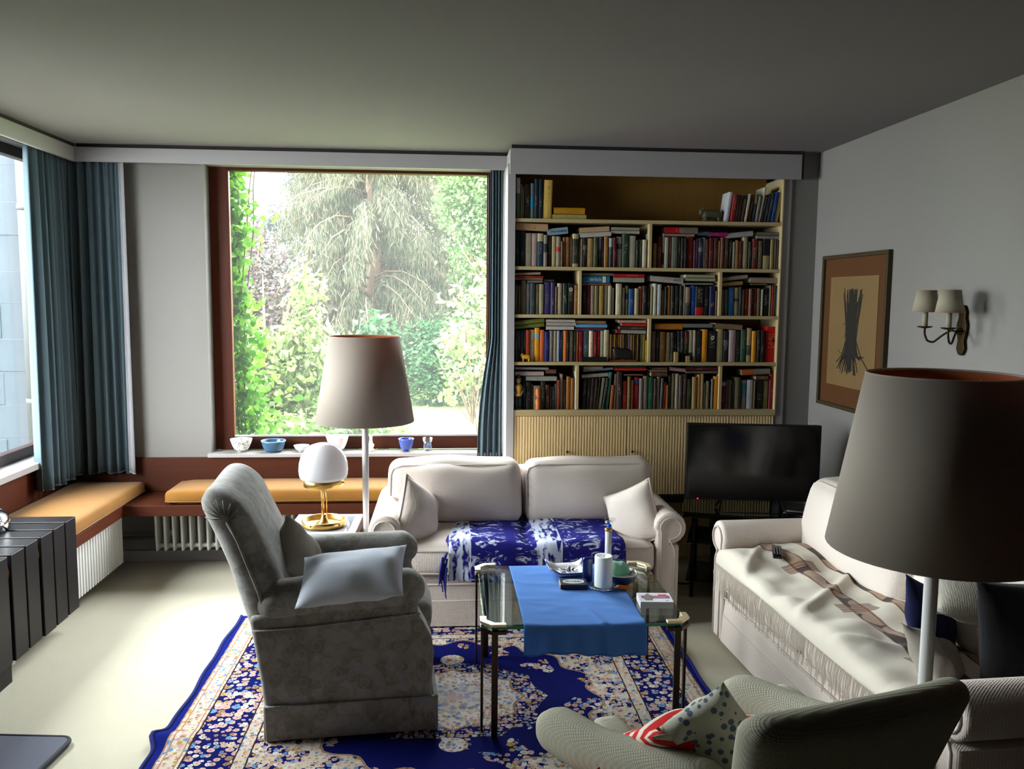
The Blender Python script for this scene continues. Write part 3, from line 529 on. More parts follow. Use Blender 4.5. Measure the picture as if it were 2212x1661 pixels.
# ================================================================== BOOKCASE
bc = thing('bookcase', 'built-in cream bookcase with full shelves above fluted wooden cupboard doors', 'bookcase', (1.2, 5.0, 0))
def bcl(name, x0, x1, y0, y1, z0, z1, mat, bev=.0015, parent=None): return box(name, x0-1.2, x1-1.2, y0-5, y1-5, z0, z1, mat, parent or bc, bev)
bcl('side_panel', .352, .398, 4.955, 5.328, 0, 2.4526, MT['trimw'])
bcl('side_panel', 2.012, 2.064, 4.975, 5.328, .43, 2.41, MT['trimw'])
bcl('upright', 2.004, 2.012, 4.962, 5.25, .99, 2.40, MT['shelfv'])
bcl('back_panel', .398, 2.012, 5.25, 5.27, .48, 2.45, MT['shelfback'])
for z in (2.1317, 1.8527, 1.5703, 1.2875): bcl('shelf', .398, 2.004, 4.965, 5.25, z-.010, z+.010, MT['shelf'])
bcl('cupboard_top', .398, 2.01, 4.96, 5.25, .972, 1.0086, MT['shelf'])
for x, z in ((1.207, 1.8627), (.789, 1.5803), (1.643, 1.5803), (1.216, 1.2975), (.782, 1.0086), (1.663, 1.0086)):
    bcl('upright', x-.009, x+.009, 4.968, 5.25, z, z+(.2621 if z > 1.01 else .2689), MT['shelfv'])
for x0, x1, kx in ((.400, 1.0895, .726), (1.0925, 1.7235, 1.125), (1.7265, 2.006, None)):
    d = bcl('cupboard_door', x0, x1, 4.975, 4.99, .482, .970, MT['flute'])
    bm = bmesh.new(); n = int((x1-x0)/.0172); st = (x1-x0)/n
    for i in range(n):
        cx = x0+st*(i+.5)-1.2; addprism(bm, [(cx-st*.40, -.0252), (cx-st*.28, -.033), (cx+st*.28, -.033), (cx+st*.40, -.0252)], .484, .968, 'z')
    bmesh.ops.recalc_face_normals(bm, faces=bm.faces); stuff(link('fluting', mesh(bm), MT['flute'], d))
    if kx: lathe('knob', [(.001, -.012), (.006, -.012), (.0075, -.008), (.004, 0), (.004, .01)], MT['black'], d, 14, (kx-1.2, -.036, .752), 'y')
bcl('bottom_board', .398, 2.06, 4.95, 5.25, .435, .480, MT['black'])
bcl('lower_panel', .398, 2.064, 5.25, 5.27, .0, .435, MT['flute'])
bm = bmesh.new()
for i in range(96):
    cx = .41+i*.0172-1.2; addprism(bm, [(cx-.007, .2502), (cx-.005, .244), (cx+.005, .244), (cx+.007, .2502)], .085, .43, 'z')
bmesh.ops.recalc_face_normals(bm, faces=bm.faces); stuff(link('fluting', mesh(bm), MT['flute'], bc))

# ------------------------------------------------------------------ books
def cover_mat(name, ax):
    t = NT(name); oi = t.node('ShaderNodeObjectInfo'); c = oi.outputs['Color']; g = t.coord('Generated'); x, y, z = t.sep(g)
    if ax == 'x': x, z = z, x
    def attr(n, out='Fac'): a = t.node('ShaderNodeAttribute', attribute_type='OBJECT', attribute_name=n); return a.outputs[out]
    band = t.math('MULTIPLY', t.math('GREATER_THAN', z, attr('band_low')), t.math('LESS_THAN', z, attr('band_high')))
    c = t.mix(band, c, attr('band_color', 'Color'))
    sp = t.sep(c); lum = t.math('ADD', t.math('ADD', t.math('MULTIPLY', sp[0], .3), t.math('MULTIPLY', sp[1], .5)), t.math('MULTIPLY', sp[2], .2))
    ink = t.mix(t.math('GREATER_THAN', lum, .12), (.42, .38, .28), (.05, .04, .04))
    r = t.math('ADD', t.math('MULTIPLY', oi.outputs['Random'], 60), 0)
    v = t.node('ShaderNodeCombineXYZ'); t.l.new(t.math('MULTIPLY', x, 5), v.inputs[0]); t.l.new(t.math('ADD', t.math('MULTIPLY', z, 46), r), v.inputs[1]); t.l.new(r, v.inputs[2])
    nz = t.noise(v.outputs[0], 1.0, 2)
    ln_ = t.math('MULTIPLY', t.math('GREATER_THAN', nz, .58), t.math('LESS_THAN', t.math('ABSOLUTE', t.math('SUBTRACT', x, .5)), .26))
    rs = t.math('FRACT', t.math('MULTIPLY', oi.outputs['Random'], 7.3)); c0 = t.math('ADD', .35, t.math('MULTIPLY', rs, .35))
    reg = t.math('LESS_THAN', t.math('ABSOLUTE', t.math('SUBTRACT', z, c0)), t.math('ADD', .08, t.math('MULTIPLY', rs, .16)))
    fr = t.math('MULTIPLY', t.math('MULTIPLY', ln_, reg), t.math('MULTIPLY', t.math('LESS_THAN', y, .3), .65))
    t.base(t.mix(fr, c, ink)); t.rough(.5, .3); return t.m
MT['cover'] = cover_mat('book_cover', 'z'); MT['coverflat'] = cover_mat('book_cover_flat', 'x')
GAIN = 1.25
def bookcol(h):
    c = lin(h); mx = max(c); g = GAIN if mx*GAIN < .8 else .8/mx
    return tuple(min(.85, v*g+.002) for v in c)
def colorname(h):
    r, g, b = (int(h[i:i+2], 16) for i in (0, 2, 4)); mx, mn = max(r, g, b), min(r, g, b)
    if mx < 34: return 'black'
    s = (mx-mn)/mx
    if s < .2: return 'white' if mx > 138 else 'pale grey' if mx > 100 else 'grey' if mx > 60 else 'dark grey'
    import colorsys
    hh = colorsys.rgb_to_hsv(r/255, g/255, b/255)[0]*360
    if hh < 14 or hh >= 335: n = 'red' if s > .6 else 'pinkish'; return n if mx > 80 else 'dark '+n.replace('pinkish', 'brown')
    if hh < 62 and s < .55: return 'cream' if mx > 118 else 'beige' if mx > 80 else 'drab'
    if hh < 26: return 'orange' if mx > 135 and s > .7 else 'brown' if mx > 45 else 'dark brown'
    if hh < 66: return 'yellow' if mx > 150 else 'ochre' if mx > 96 else 'olive brown' if mx > 45 else 'dark olive'
    if hh < 170: return ('green' if mx > 70 else 'dark green')
    if hh < 262: return ('blue' if s > .55 else 'blue grey') if mx > 80 else ('navy' if s > .5 else 'slate grey')
    return 'purple' if mx > 55 else 'plum'
ORD = ['first', 'second', 'third', 'fourth', 'fifth', 'sixth', 'seventh', 'eighth', 'ninth', 'tenth', 'eleventh', 'twelfth', 'thirteenth', 'fourteenth', 'fifteenth', 'sixteenth', 'seventeenth', 'eighteenth', 'nineteenth', 'twentieth']
ORD += ['twenty-'+o for o in ORD[:9]]+['thirtieth']+['thirty-'+o for o in ORD[:9]]+['fortieth']+['forty-'+o for o in ORD[:9]]
def book_mesh(w, h, d, flat):
    """cover with a gently rounded spine and hinge grooves, page block set back inside the boards"""
    bm = bmesh.new(); tk = min(.0022, w*.16)
    prof = [(-w/2, d), (-w/2, .006), (-w/2+w*.06, .003), (-w/2+w*.18, .0006), (0, -.001 if w > .02 else 0), (w/2-w*.18, .0006), (w/2-w*.06, .003), (w/2, .006), (w/2, d), (w/2-tk, d), (w/2-tk, .007), (-w/2+tk, .007), (-w/2+tk, d)]
    addprism(bm, prof, 0, h, 'z'); nf = len(bm.faces)
    addbox(bm, -w/2+tk*.9, w/2-tk*.9, .006, d-.004, .0025, h-.0035)
    bmesh.ops.recalc_face_normals(bm, faces=bm.faces); bm.faces.ensure_lookup_table()
    for f in bm.faces[nf:]: f.material_index = 1
    if flat: bmesh.ops.transform(bm, matrix=Matrix(((0, 0, 1, 0), (0, 1, 0, 0), (1, 0, 0, w/2), (0, 0, 0, 1))), verts=bm.verts); bmesh.ops.reverse_faces(bm, faces=bm.faces)
    return mesh(bm, 'book')
def setband(o, k):
    o['band_low'], o['band_high'] = 5.0, 6.0; o['band_color'] = [0.0, 0.0, 0.0]
    for e in k:
        if e[:1] in 'br' and len(e) == 7: o['band_color'] = [float(v) for v in bookcol(e[1:])]
def make_books():
    rb = random.Random(5)
    for name, where, zs, ups, fls in BOOKS:
        grp = 'books on the '+('top shelf' if 'top' in name else name.split('_')[0]+' shelf') if 'fifth' not in name else 'books on the lowest shelf'
        for i, s in enumerate(ups.split(';')):
            a = s.split(','); x, w, h, ln = map(float, a[:4]); c = a[4]; k = a[5:]
            tall = ' tall' if h > .205 else ' short' if h < .135 else ''
            wd = 'thick ' if w > .031 else 'thin ' if w < .0125 else ''
            sz = (wd.strip()+tall).strip()
            lab = '%s %s %s book, %s from left in %s' % (sz, colorname(c), 'leaning' if ln > .008 else 'upright', ORD[i], where.replace(' of the ', ' of ').replace('right end', 'right group'))
            d = min(.225, max(.12, h*.68+rb.uniform(-.012, .012))); y0 = 4.985+rb.uniform(0, .012)
            o = link('book', book_mesh(w, h, d, False), [MT['cover'], MT['paper']], None, (x+w/2+.0002, y0, zs+.0005))
            if ln: o.rotation_euler.y = math.atan2(ln, h)*.96; o.location.z += math.sin(o.rotation_euler.y)*w/2
            tag(o, ' '.join(lab.split()), 'book', grp); o.color = (*bookcol(c), 1); setband(o, k)
            if k and k[0][:1] == 'b' and len(k[0]) == 7: o['band_low'], o['band_high'] = float(k[1]), float(k[2])
            extra = k[0] if k and len(k[0]) == 1 else ''
            if extra == 'e':      # small emblem on the big red volume
                bm = bmesh.new(); addprism(bm, [(-.012, -.012), (.012, -.012), (.005, .0), (.003, .016), (-.003, .016), (-.005, 0)], -.0016, -.0004, 'y'); bmesh.ops.recalc_face_normals(bm, faces=bm.faces); link('emblem', mesh(bm), MT['black'], o, (.012, 0, h*.62))
            if extra == 'w':
                bm = bmesh.new()
                for q in range(8):
                    aa = q*PI/4; addlathe(bm, [(.0005, -.0016), (.0035, -.0016), (.0035, -.0003)], 8, (.008*math.cos(aa)*min(1, w*40), 0, .009*math.sin(aa)), 'y')
                link('cover_flower', mesh(bm), MT['paper'], o, (0, -.0006, h*(.8 if 'third' in name else .78)))
        if not fls: continue
        P = []
        for s in fls.split(';'):
            a = s.split(','); P.append([*map(float, a[:5]), a[5], a[6:]])
        piles = []
        for p in sorted(P, key=lambda p: (p[0], -p[2])):
            for q in piles:
                r = q[0]; ov = min(r[0]+r[1], p[0]+p[1])-max(r[0], p[0])
                if ov > .55*min(r[1], p[1]): q.append(p); break
            else: piles.append([p])
        for pi, q in enumerate(piles):
            q.sort(key=lambda p: -p[2])
            for qi, (x, L, z, t, dz, c, k) in enumerate(q):
                pos = 'alone' if len(q) == 1 else 'topmost' if qi == 0 else 'lowest' if qi == len(q)-1 else ORD[qi]+' down'
                pl = (pos+' as ' if pos == 'alone' else pos+' in ')+ORD[pi]+' pile'
                lab = '%s%s book lying flat, %s, %s' % ('thick ' if t > .028 else '', colorname(c), pl, where.replace('the ', '').replace('right end', 'right group'))
                d = min(.2, max(.12, L*.8)); y0 = 4.986+rb.uniform(0, .01)
                o = link('book', book_mesh(t-.0006, L, d, True), [MT['coverflat'], MT['paper']], None, (x, y0, z+.0003))
                if dz: o.rotation_euler.y = -math.asin(max(-.4, min(.4, dz/L)))
                tag(o, ' '.join(lab.split()), 'book', grp); o.color = (*bookcol(c), 1); setband(o, k)
                for e in k:
                    if e[:1] == 'r' and len(e) == 7: o['band_low'], o['band_high'] = float(k[1]), float(k[2])
                if k and k[0] == 'm': text('spine_title', 'Mona Lanny', .02, MT['black'], o, (L*.55, -.0014, t/2))
                if k and k[0] == 's': text('spine_title', 'tarbolt', .026, MT['paper'], o, (L*.48, -.0014, t/2)); box('spine_label', L*.74, L*.86, -.0016, -.0002, .002, t-.003, MT['paper'], o, 0)
                if k and k[0] == 'p': text('spine_title', 'BEATE', .017, plain('purple_ink', (90, 40, 90)), o, (L*.82, -.0014, t/2))
make_books()

# ------------------------------------------------------------------ figures standing among the books
def animal(name, label, x, y, z, s, mat, body=(.075, .03, .03), legh=.03, head=1, cat='figurine'):
    t = thing(name, label, cat, (x, y, z)); bx, by, bz = (v*s for v in body); lh = legh*s
    softbox('body', -bx, bx, -by, by, lh, lh+2*bz, .8*bz, mat, t, n=8, fn=lambda p: Vector((p.x, p.y, p.z+.12*bz*math.cos(p.x/bx*2))))
    for sx in (-1, 1):
        for sy in (-1, 1): lathe('leg', [(.001, 0), (.012*s, 0), (.013*s, lh), (.011*s, lh+.5*bz), (.001, lh+.7*bz)], mat, t, 10, (sx*bx*.68, sy*by*.55, 0))
    softbox('head', -bx-.022*s, -bx+.018*s, -.018*s, .018*s, lh+bz*.9, lh+bz*2.4, .012*s, mat, t, n=6)
    for sy in (-1, 1): softbox('ear', -bx-.002*s, -bx+.014*s, sy*.014*s-.004, sy*.014*s+.004, lh+bz*2.2, lh+bz*2.75, .003, mat, t, n=4)
    return t
animal('stone_animal', 'dark stone animal figure on the top shelf beside the leaning books', 1.60, 5.05, 2.1417, .95, plain('dark_soapstone', (74, 72, 48), .5), (.062, .03, .026), .022)
animal('toy_animal', 'small yellow toy animal in front of the fourth shelf books', .472, 4.985, 1.2975, .42, plain('yellow_toy', (196, 140, 40), .5), (.06, .03, .035), .03)
t = thing('bird_carving', 'black carved bird with pointed beak on brown base, fourth shelf', 'figurine', (1.06, 4.988, 1.2975))
box('base', -.085, .085, -.012, .035, 0, .014, wood('bird_base', (86, 44, 16), (110, 60, 24)), t)
softbox('body', -.055, .065, -.008, .030, .014, .088, .018, MT['black'], t, n=8, fn=lambda p: Vector((p.x+(p.z-.014)*-.15, p.y, p.z-.12*max(0, p.x))))
lathe('beak', [(.0005, 0), (.007, .018), (.011, .034)], MT['black'], t, 10, (-.088, .010, .083), 'x')
box('black_case', -.0, .155, 0, .04, 0, .03, plain('black_leather', (24, 24, 20), .35), None, .004, loc=(.802, 4.964, 1.2976))
tag(bpy.data.objects['black_case'], 'flat black case lying in front of the fourth shelf books', 'case')
for x, h in ((1.372, .062), (1.443, .038)):
    o = box('matchbox', 0, .022, 0, .03, 0, h, plain('beige_card', (150, 128, 80)), None, .001, loc=(x, 4.962, 1.2976)); tag(o, ('taller' if h > .05 else 'shorter')+' small beige box in front of fourth shelf books, right bay', 'box')
def mannequin(name, label, x, y, z, s, mats):
    t = thing(name, label, 'figurine', (x, y, z))
    lathe('base', [(.001, 0), (.02*s, 0), (.018*s, .012*s), (.001, .012*s)], mats[2], t, 16)
    for sx in (-1, 1): lathe('leg', [(.001, .01*s), (.0085*s, .012*s), (.0095*s, .05*s), (.011*s, .085*s), (.001, .09*s)], mats[2], t, 10, (sx*.009*s, 0, 0))
    lathe('torso', [(.001, .08*s), (.02*s, .082*s), (.018*s, .11*s), (.024*s, .14*s), (.012*s, .155*s), (.001, .157*s)], mats[0], t, 16)
    for sx in (-1, 1): tube('arm', [(sx*.022*s, 0, .145*s), (sx*.03*s, -.006*s, .115*s), (sx*.016*s, -.02*s, .095*s)], .006*s, mats[1], t, 8)
    lathe('head', [(.001, .152*s), (.007*s, .155*s), (.014*s, .168*s), (.0145*s, .182*s), (.009*s, .194*s), (.001, .197*s)], mats[3], t, 14)
    lathe('hat', [(.018*s, .186*s), (.017*s, .190*s), (.012*s, .193*s), (.010*s, .208*s), (.001, .211*s)], mats[1], t, 14)
yl, tl_, dk, sk = plain('puppet_yellow', (190, 140, 60)), plain('puppet_teal', (60, 80, 80)), plain('puppet_dark', (34, 44, 48)), plain('puppet_face', (150, 120, 90))
mannequin('standing_puppet', 'painted puppet in yellow jacket at left end of lowest shelf', .428, 4.985, 1.0086, 1.0, (yl, tl_, dk, sk))
t = thing('clay_bust', 'orange brown clay bust in front of a beige book, lowest shelf', 'figurine', (.545, 4.972, 1.0086)); cl = plain('terracotta', (176, 100, 50))
lathe('torso', [(.001, 0), (.015, .001), (.013, .02), (.016, .05), (.013, .062), (.006, .068), (.006, .078)], cl, t, 18)
lathe('head', [(.005, .074), (.012, .082), (.0155, .1), (.014, .118), (.008, .128), (.001, .131)], cl, t, 18)
lathe('nose', [(.003, 0), (.002, .004), (.0005, .006)], cl, t, 8, (0, -.014, .1))

# ================================================================== SLATTED BLACK CABINET
cab = thing('slatted_cabinet', 'low black slatted cabinet in front of the side window', 'cabinet', (-2.08, 3.4, 0))
sl = None
for i in range(13):
    y = 4.26-3.4-i*.131
    if sl is None:
        bm = bmesh.new(); addbox(bm, -.235, .228, -.113, 0, .10, .57, .004, 2); sl = mesh(bm, 'slat'); o = link('slat', sl, MT['slat'], cab, (0, y, 0))
    else: o = link('slat', sl, None, cab, (0, y, 0))
    o.location.x = .0015*((i*7) % 5-2)
box('core', -.22, .19, -.82, .84, .11, .545, MT['black'], cab)
box('plinth', -.23, .20, -.95, .24, 0, .10, MT['slat'], cab); box('plinth', -.20, .10, .24, .80, 0, .10, MT['black'], cab)
t = thing('chrome_bowl', 'shiny domed chrome pot lid on the black slatted cabinet', 'pot', (-2.145, 4.0, .57))
lathe('dome', [(.088, 0), (.096, .012), (.098, .04), (.088, .075), (.06, .1), (.03, .108), (.001, .11)], MT['chrome'], t, 40)
lathe('lid_knob', [(.006, .108), (.006, .12), (.014, .128), (.012, .138), (.001, .141)], MT['chrome'], t, 16)

# ================================================================== SOFAS (local frame: x along the seat, -y is the front)
def arm_profile(side, hw, top, rr=.082):
    """outline in (x, z) of a rolled arm; side -1 left, +1 right; scroll rolls outward"""
    inner = side*(hw-.145); cx, cz = side*(hw-.075), top-rr
    P = [(inner, .02), (inner, cz-.02)]
    a0, a1 = PI, -.62*PI
    for i in range(15):
        a = a0+(a1-a0)*i/14; P.append((cx+side*rr*math.cos(a), cz+rr*math.sin(a)))
    P += [(side*(hw-.028), cz-rr*1.15), (side*(hw-.028), .02)]
    return P
def make_sofa(name, label, loc, rz, width, depth, mat, ncush, top=.60, backtop=.74, seat=.45):
    t = thing(name, label, 'sofa', loc, rz); hw = width/2
    base = softbox('base', -hw+.03, hw-.03, .03, depth, .035, .275, .02, mat, t, n=8)
    # skirt with seam and corner pleats
    prism('skirt', [(.022, .235), (.010, .14), (.004, .02), (.03, .02), (.034, .235)], -hw+.14, hw-.14, 'x', mat, t, 0)
    tube('piping', [(-hw+.14, .016, .236), (hw-.14, .016, .236)], .0045, MT['pipingc'], t, 6)
    tube('piping', [(-hw+.14, .012, .150), (hw-.14, .012, .150)], .003, MT['pipingc'], t, 6)
    iw = (width-.29)/ncush
    for s in (-1, 1):
        P = arm_profile(s, hw, top)
        bm = bmesh.new(); addprism(bm, P, .0, depth-.06, 'y'); bmesh.ops.recalc_face_normals(bm, faces=bm.faces)
        ed = [e for e in bm.edges if e.is_manifold and e.calc_face_angle(0) > .9 and abs(e.verts[0].co.y-e.verts[1].co.y) < 1e-4]
        bmesh.ops.bevel(bm, geom=ed, offset=.018, segments=3, affect='EDGES', profile=.6)
        a = link('armrest', mesh(bm), mat, t); shade(a.data, .9)
        cx, cz = s*(hw-.075), top-.082
        face = [(s*(hw-.122), -.002, .03), (s*(hw-.122), -.002, cz-.02)]+[(cx+s*.055*math.cos(PI-(PI*1.55)*i/12), -.004, cz+.055*math.sin(PI-(PI*1.55)*i/12)) for i in range(13)]+[(s*(hw-.052), -.002, cz-.11), (s*(hw-.052), -.002, .03)]
        tube('piping', face, .005, MT['pipingc'], a, 6)
    for i in range(ncush):
        x0 = -hw+.145+i*iw
        c = softbox('seat_cushion', x0+.003, x0+iw-.003, .0, depth-.20, .278, seat, .045, mat, t, (0, .022, .022), 16, .004, 4, i)
        for z in (.30, seat-.022): tube('piping', [(x0+.02, .012, z), (x0+.05, -.004, z), (x0+iw/2, -.020, z), (x0+iw-.05, -.004, z), (x0+iw-.02, .012, z)], .0045, MT['pipingc'], c, 6)
    softbox('back_frame', -hw+.06, hw-.06, depth-.16, depth, .1, backtop-.05, .05, mat, t, n=10)
    bw = (width-.10)/ncush
    for i in range(ncush):
        x0 = -hw+.05+i*bw
        def tee(p, i=i):     # widens above the armrests, narrow between them
            lowk = max(0, min(1, (top-.02-p.z)/.06)); lim = hw-.15
            if lowk > 0:
                if i == 0 and p.x < -lim: p.x += (-lim-p.x)*lowk
                if i == ncush-1 and p.x > lim: p.x += (lim-p.x)*lowk
            p.y += (p.z-.45)*.22
            return p
        c = softbox('back_cushion', x0+.008, x0+bw-.008, depth-.40, depth-.19, seat-.005, backtop+.02, .065, mat, t, (0, .055, .008), 26, .015, 3.6, i+3, fn=tee)
        y1 = depth-.40; zt = backtop-.002
        fr = [tee(Vector(p)) for p in ((x0+.032, y1+.024, seat+.04), (x0+.026, y1+.017, .6), (x0+.027, y1+.017, zt-.05), (x0+.040, y1+.018, zt-.018), (x0+.09, y1+.016, zt+.002), (x0+bw/2, y1+.010, zt+.004), (x0+bw-.09, y1+.016, zt+.002), (x0+bw-.040, y1+.018, zt-.018), (x0+bw-.027, y1+.017, zt-.05), (x0+bw-.026, y1+.017, .6), (x0+bw-.032, y1+.024, seat+.04))]
        tube('piping', fr, .0048, MT['pipingc'], c, 6)
    for sx in (-1, 1):
        for yy in (.06, depth-.08): lathe('foot', [(.001, 0), (.022, 0), (.026, .04), (.001, .04)], MT['teak'], t, 12, (sx*(hw-.1), yy, 0))
    return t
make_sofa('sofa', 'cream two-seat sofa in front of the bookcase with a blue throw', (.415, 4.10, 0), 0, 1.60, .78, MT['cream'], 2, .595, .755, .437)
RZ = math.radians(-86.8)
make_sofa('sofa', 'cream sofa along the right wall under a striped fringed blanket', (1.375, 3.045, 0), RZ, 1.90, .79, MT['cream'], 2, .60, .80, .450)
def put_pillow(name, label, cat, loc, eul, w, h, t_, mat, seed, **k):
    o = pillow(name, w, h, t_, mat, None, seed=seed, **k); o.location = loc; o.rotation_euler = eul; tag(o, label, cat); return o
put_pillow('pillow', 'cream pillow leaning on the left armrest of the two-seat sofa', 'pillow', (-.15, 4.31, .535), (math.radians(-14), math.radians(34), math.radians(52)), .33, .34, .15, MT['cream'], 2, pipe=MT['pipingc'])
put_pillow('pillow', 'cream pillow leaning on the right armrest of the two-seat sofa', 'pillow', (.985, 4.28, .530), (math.radians(-16), math.radians(-28), math.radians(-42)), .31, .32, .16, MT['cream'], 5, pipe=MT['pipingc'])

# ---- blue and white throw over the two-seat sofa
def throw_mat():
    t = NT('blue_ikat_cloth'); o = t.coord(); x, y, z = t.sep(o)
    a = t.noise(t.mapping(o, sc=(11, 22, 22)), 1, 5, .7, 1.4); m_ = t.step(a, .55, .60)
    blob = t.math('ABSOLUTE', t.math('SINE', t.math('MULTIPLY', t.math('ADD', x, .12), PI/.24)))
    m_ = t.math('MULTIPLY', m_, t.step(blob, .25, .55))
    st = t.math('ADD', t.math('LESS_THAN', t.math('ABSOLUTE', t.math('ADD', x, .375)), .055), t.math('LESS_THAN', t.math('ABSOLUTE', t.math('SUBTRACT', x, .075)), .065), clamp=True)
    st = t.math('MULTIPLY', st, t.step(t.noise(t.mapping(o, sc=(40, 14, 14)), 1, 3), .40, .50))
    c = t.mix(t.math('MAXIMUM', m_, st), lin((34, 32, 120)), lin((206, 214, 236)))
    t.base(c); t.rough(.9, .1); t.bump(t.noise(o, 260, 2), .25, .002); return t.m
MT['throw'] = throw_mat()
def throw_blue():
    # local: x across the seat, path runs from the back of the seat over the front edge and down
    t = thing('throw_blanket', 'blue and white patterned throw spread over the two-seat sofa seats', 'blanket', (.44, 4.10, .437))
    nu, nv = 90, 44; V = []
    for j in range(nv+1):
        v = j/nv
        for i in range(nu+1):
            u = i/nu; x = -.44+.89*u; xs = x+.44-.415      # sofa-local x
            cush = .022*(1-min(1, abs(abs(xs)-.33)/.33)**2)*1.0
            s = v*.78
            if s < .56: y, z = .56-s, cush+.012+.006*math.sin(v*5+x*7)
            elif s < .62: k = (s-.56)/.06; y, z = -.034*math.sin(k*PI/2), (cush+.012)*(1-k*.5)-.02*k*k
            else: y, z = -.034-.012*math.sin(x*38+1)*(s-.62)*3-.004, -.012-(s-.62)*(1+.12*math.sin(x*3.1+1))
            if s < .56: z -= .016*math.exp(-(xs/.022)**2)
            n_ = mnoise.noise(Vector((x*9, y*9, z*6))); z += .006*n_*(1 if s < .58 else .2); y -= .010*max(0, n_)*(0 if s < .58 else 1)
            sag = max(0, -.38-x)
            if sag > 0 and s < .6: z -= sag*.35
            V.append((x+.012*math.sin(v*9), y, z))
    F = [[j*(nu+1)+i, j*(nu+1)+i+1, (j+1)*(nu+1)+i+1, (j+1)*(nu+1)+i] for j in range(nv) for i in range(nu)]
    o = fastmesh('cloth', V, F, MT['throw'], t, True); md = o.modifiers.new('thickness', 'SOLIDIFY'); md.thickness = .004; md.offset = 1
    bm = bmesh.new(); r = random.Random(2)
    for q in range(9):
        y = -.045-.0*q+r.uniform(-.006, .004); x = -.45+r.uniform(-.014, .012); z0 = -.02-.018*q*.6
        addtube(bm, [(x, y, z0), (x-.01+r.uniform(-.008, .008), y-.004, z0-.05), (x-.012+r.uniform(-.012, .012), y, z0-.10-r.uniform(0, .05))], [.006, .005, .003], 5)
    link('tassel', mesh(bm), plain('blue_yarn', (34, 44, 130), .9), t); stuff(bpy.data.objects['tassel'])
throw_blue()

# ---- cream blanket with brown stripes and fringe over the right sofa
def striped_mat():
    t = NT('striped_wool_blanket'); o = t.coord(); x, y, z = t.sep(o); yy = t.math('ADD', y, t.math('MULTIPLY', t.math('SINE', t.math('MULTIPLY', x, 5)), .012))
    def band(c, w, s=None): return t.math('LESS_THAN', t.math('ABSOLUTE', t.math('SUBTRACT', s if s is not None else yy, c)), w)
    soft = t.math('ADD', band(.215, .030), t.math('ADD', band(.37, .022), band(.02, .0), clamp=True), clamp=True)
    ln_ = t.math('ADD', t.math('ADD', band(.185, .005), band(.245, .005)), t.math('ADD', band(.350, .004), band(.392, .005)), clamp=True)
    cross = t.math('LESS_THAN', t.math('ABSOLUTE', t.math('SUBTRACT', t.math('FRACT', t.math('MULTIPLY', t.math('ADD', x, .22), 2.1)), .5)), .09)
    cr2 = t.math('MULTIPLY', t.math('MULTIPLY', cross, t.math('LESS_THAN', t.math('ABSOLUTE', t.math('SUBTRACT', yy, .215)), .075)), .8)
    fine = t.math('GREATER_THAN', t.math('SINE', t.math('MULTIPLY', x, 300)), .1)
    c = t.mix(soft, lin((206, 198, 184)), lin((160, 136, 118)))
    c = t.mix(cr2, c, t.mix(fine, lin((104, 74, 56)), lin((146, 120, 100))))
    c = t.mix(t.math('MULTIPLY', ln_, .8), c, lin((104, 62, 40)))
    blot = t.math('MULTIPLY', t.math('GREATER_THAN', t.voro(t.mapping(o, sc=(1, 1, .1)), 9, 1)[0], .62), soft)
    c = t.mix(t.math('MULTIPLY', blot, .85), c, lin((40, 30, 34)))
    t.base(c); t.rough(.95, .05); t.bump(t.noise(o, 220, 2), .3, .002); t.b.inputs['Sheen Weight'].default_value = .1; return t.m
MT['striped'] = striped_mat()
def throw_striped():
    t = thing('fringed_blanket', 'cream blanket with brown stripes and long fringe on the right sofa', 'blanket', (1.375, 3.045, .460), RZ)
    nu, nv = 150, 50; V = []
    for j in range(nv+1):
        v = j/nv
        for i in range(nu+1):
            u = i/nu; x = -.80+1.52*u; s = v*.665+0; y = .60-s
            h = 0.0
            h += .045*max(0, mnoise.noise(Vector((x*3.4+y*2.2, y*4.2-x*1.2, 1.3))))**1.0
            h += .016*mnoise.noise(Vector((x*8, y*9, 5)))+.010
            h += .018*math.exp(-((x+y*.9-.02)/.03)**2)+.014*math.exp(-((x-y*.5-.30)/.028)**2)+.012*math.exp(-((x+y*1.6+.50)/.03)**2)
            h = max(h, .002)+.018
            edge = -.035+.012*math.sin(x*6)
            z = h
            if y < edge+.03:
                k = edge+.03-y; y = edge+.03-min(k, .035)*.9-.012; z = h*(1-min(1, k/.06))-max(0, k-.02)*.95
            V.append((x, y, z))
    F = [[j*(nu+1)+i, j*(nu+1)+i+1, (j+1)*(nu+1)+i+1, (j+1)*(nu+1)+i] for j in range(nv) for i in range(nu)]
    o = fastmesh('cloth', V, F, MT['striped'], t, True); md = o.modifiers.new('thickness', 'SOLIDIFY'); md.thickness = .005; md.offset = 1
    bm = bmesh.new(); r = random.Random(9)
    for q in range(150):
        i = int(q/150*nu); e = Vector(V[nv*(nu+1)+i]); L = .11+r.uniform(-.03, .03); dx = r.uniform(-.02, .02)
        addtube(bm, [e+Vector((0, 0, .006)), e+Vector((dx*.2+r.uniform(-.006, .006), -.008, -L*.35)), e+Vector((dx*.7, -.004, -L*.7)), e+Vector((dx, -.006, -L))], [.0022, .0018, .0018, .0012], 4)
    stuff(link('fringe', mesh(bm), plain('fringe_yarn', (206, 196, 182), .9), t))
throw_striped()
t = thing('remote_control', 'slim black remote control lying on the striped blanket', 'remote', (1.52, 3.66, .512), math.radians(70))
softbox('case', -.085, .085, -.022, .022, 0, .018, .006, MT['blackgloss'], t, n=6)
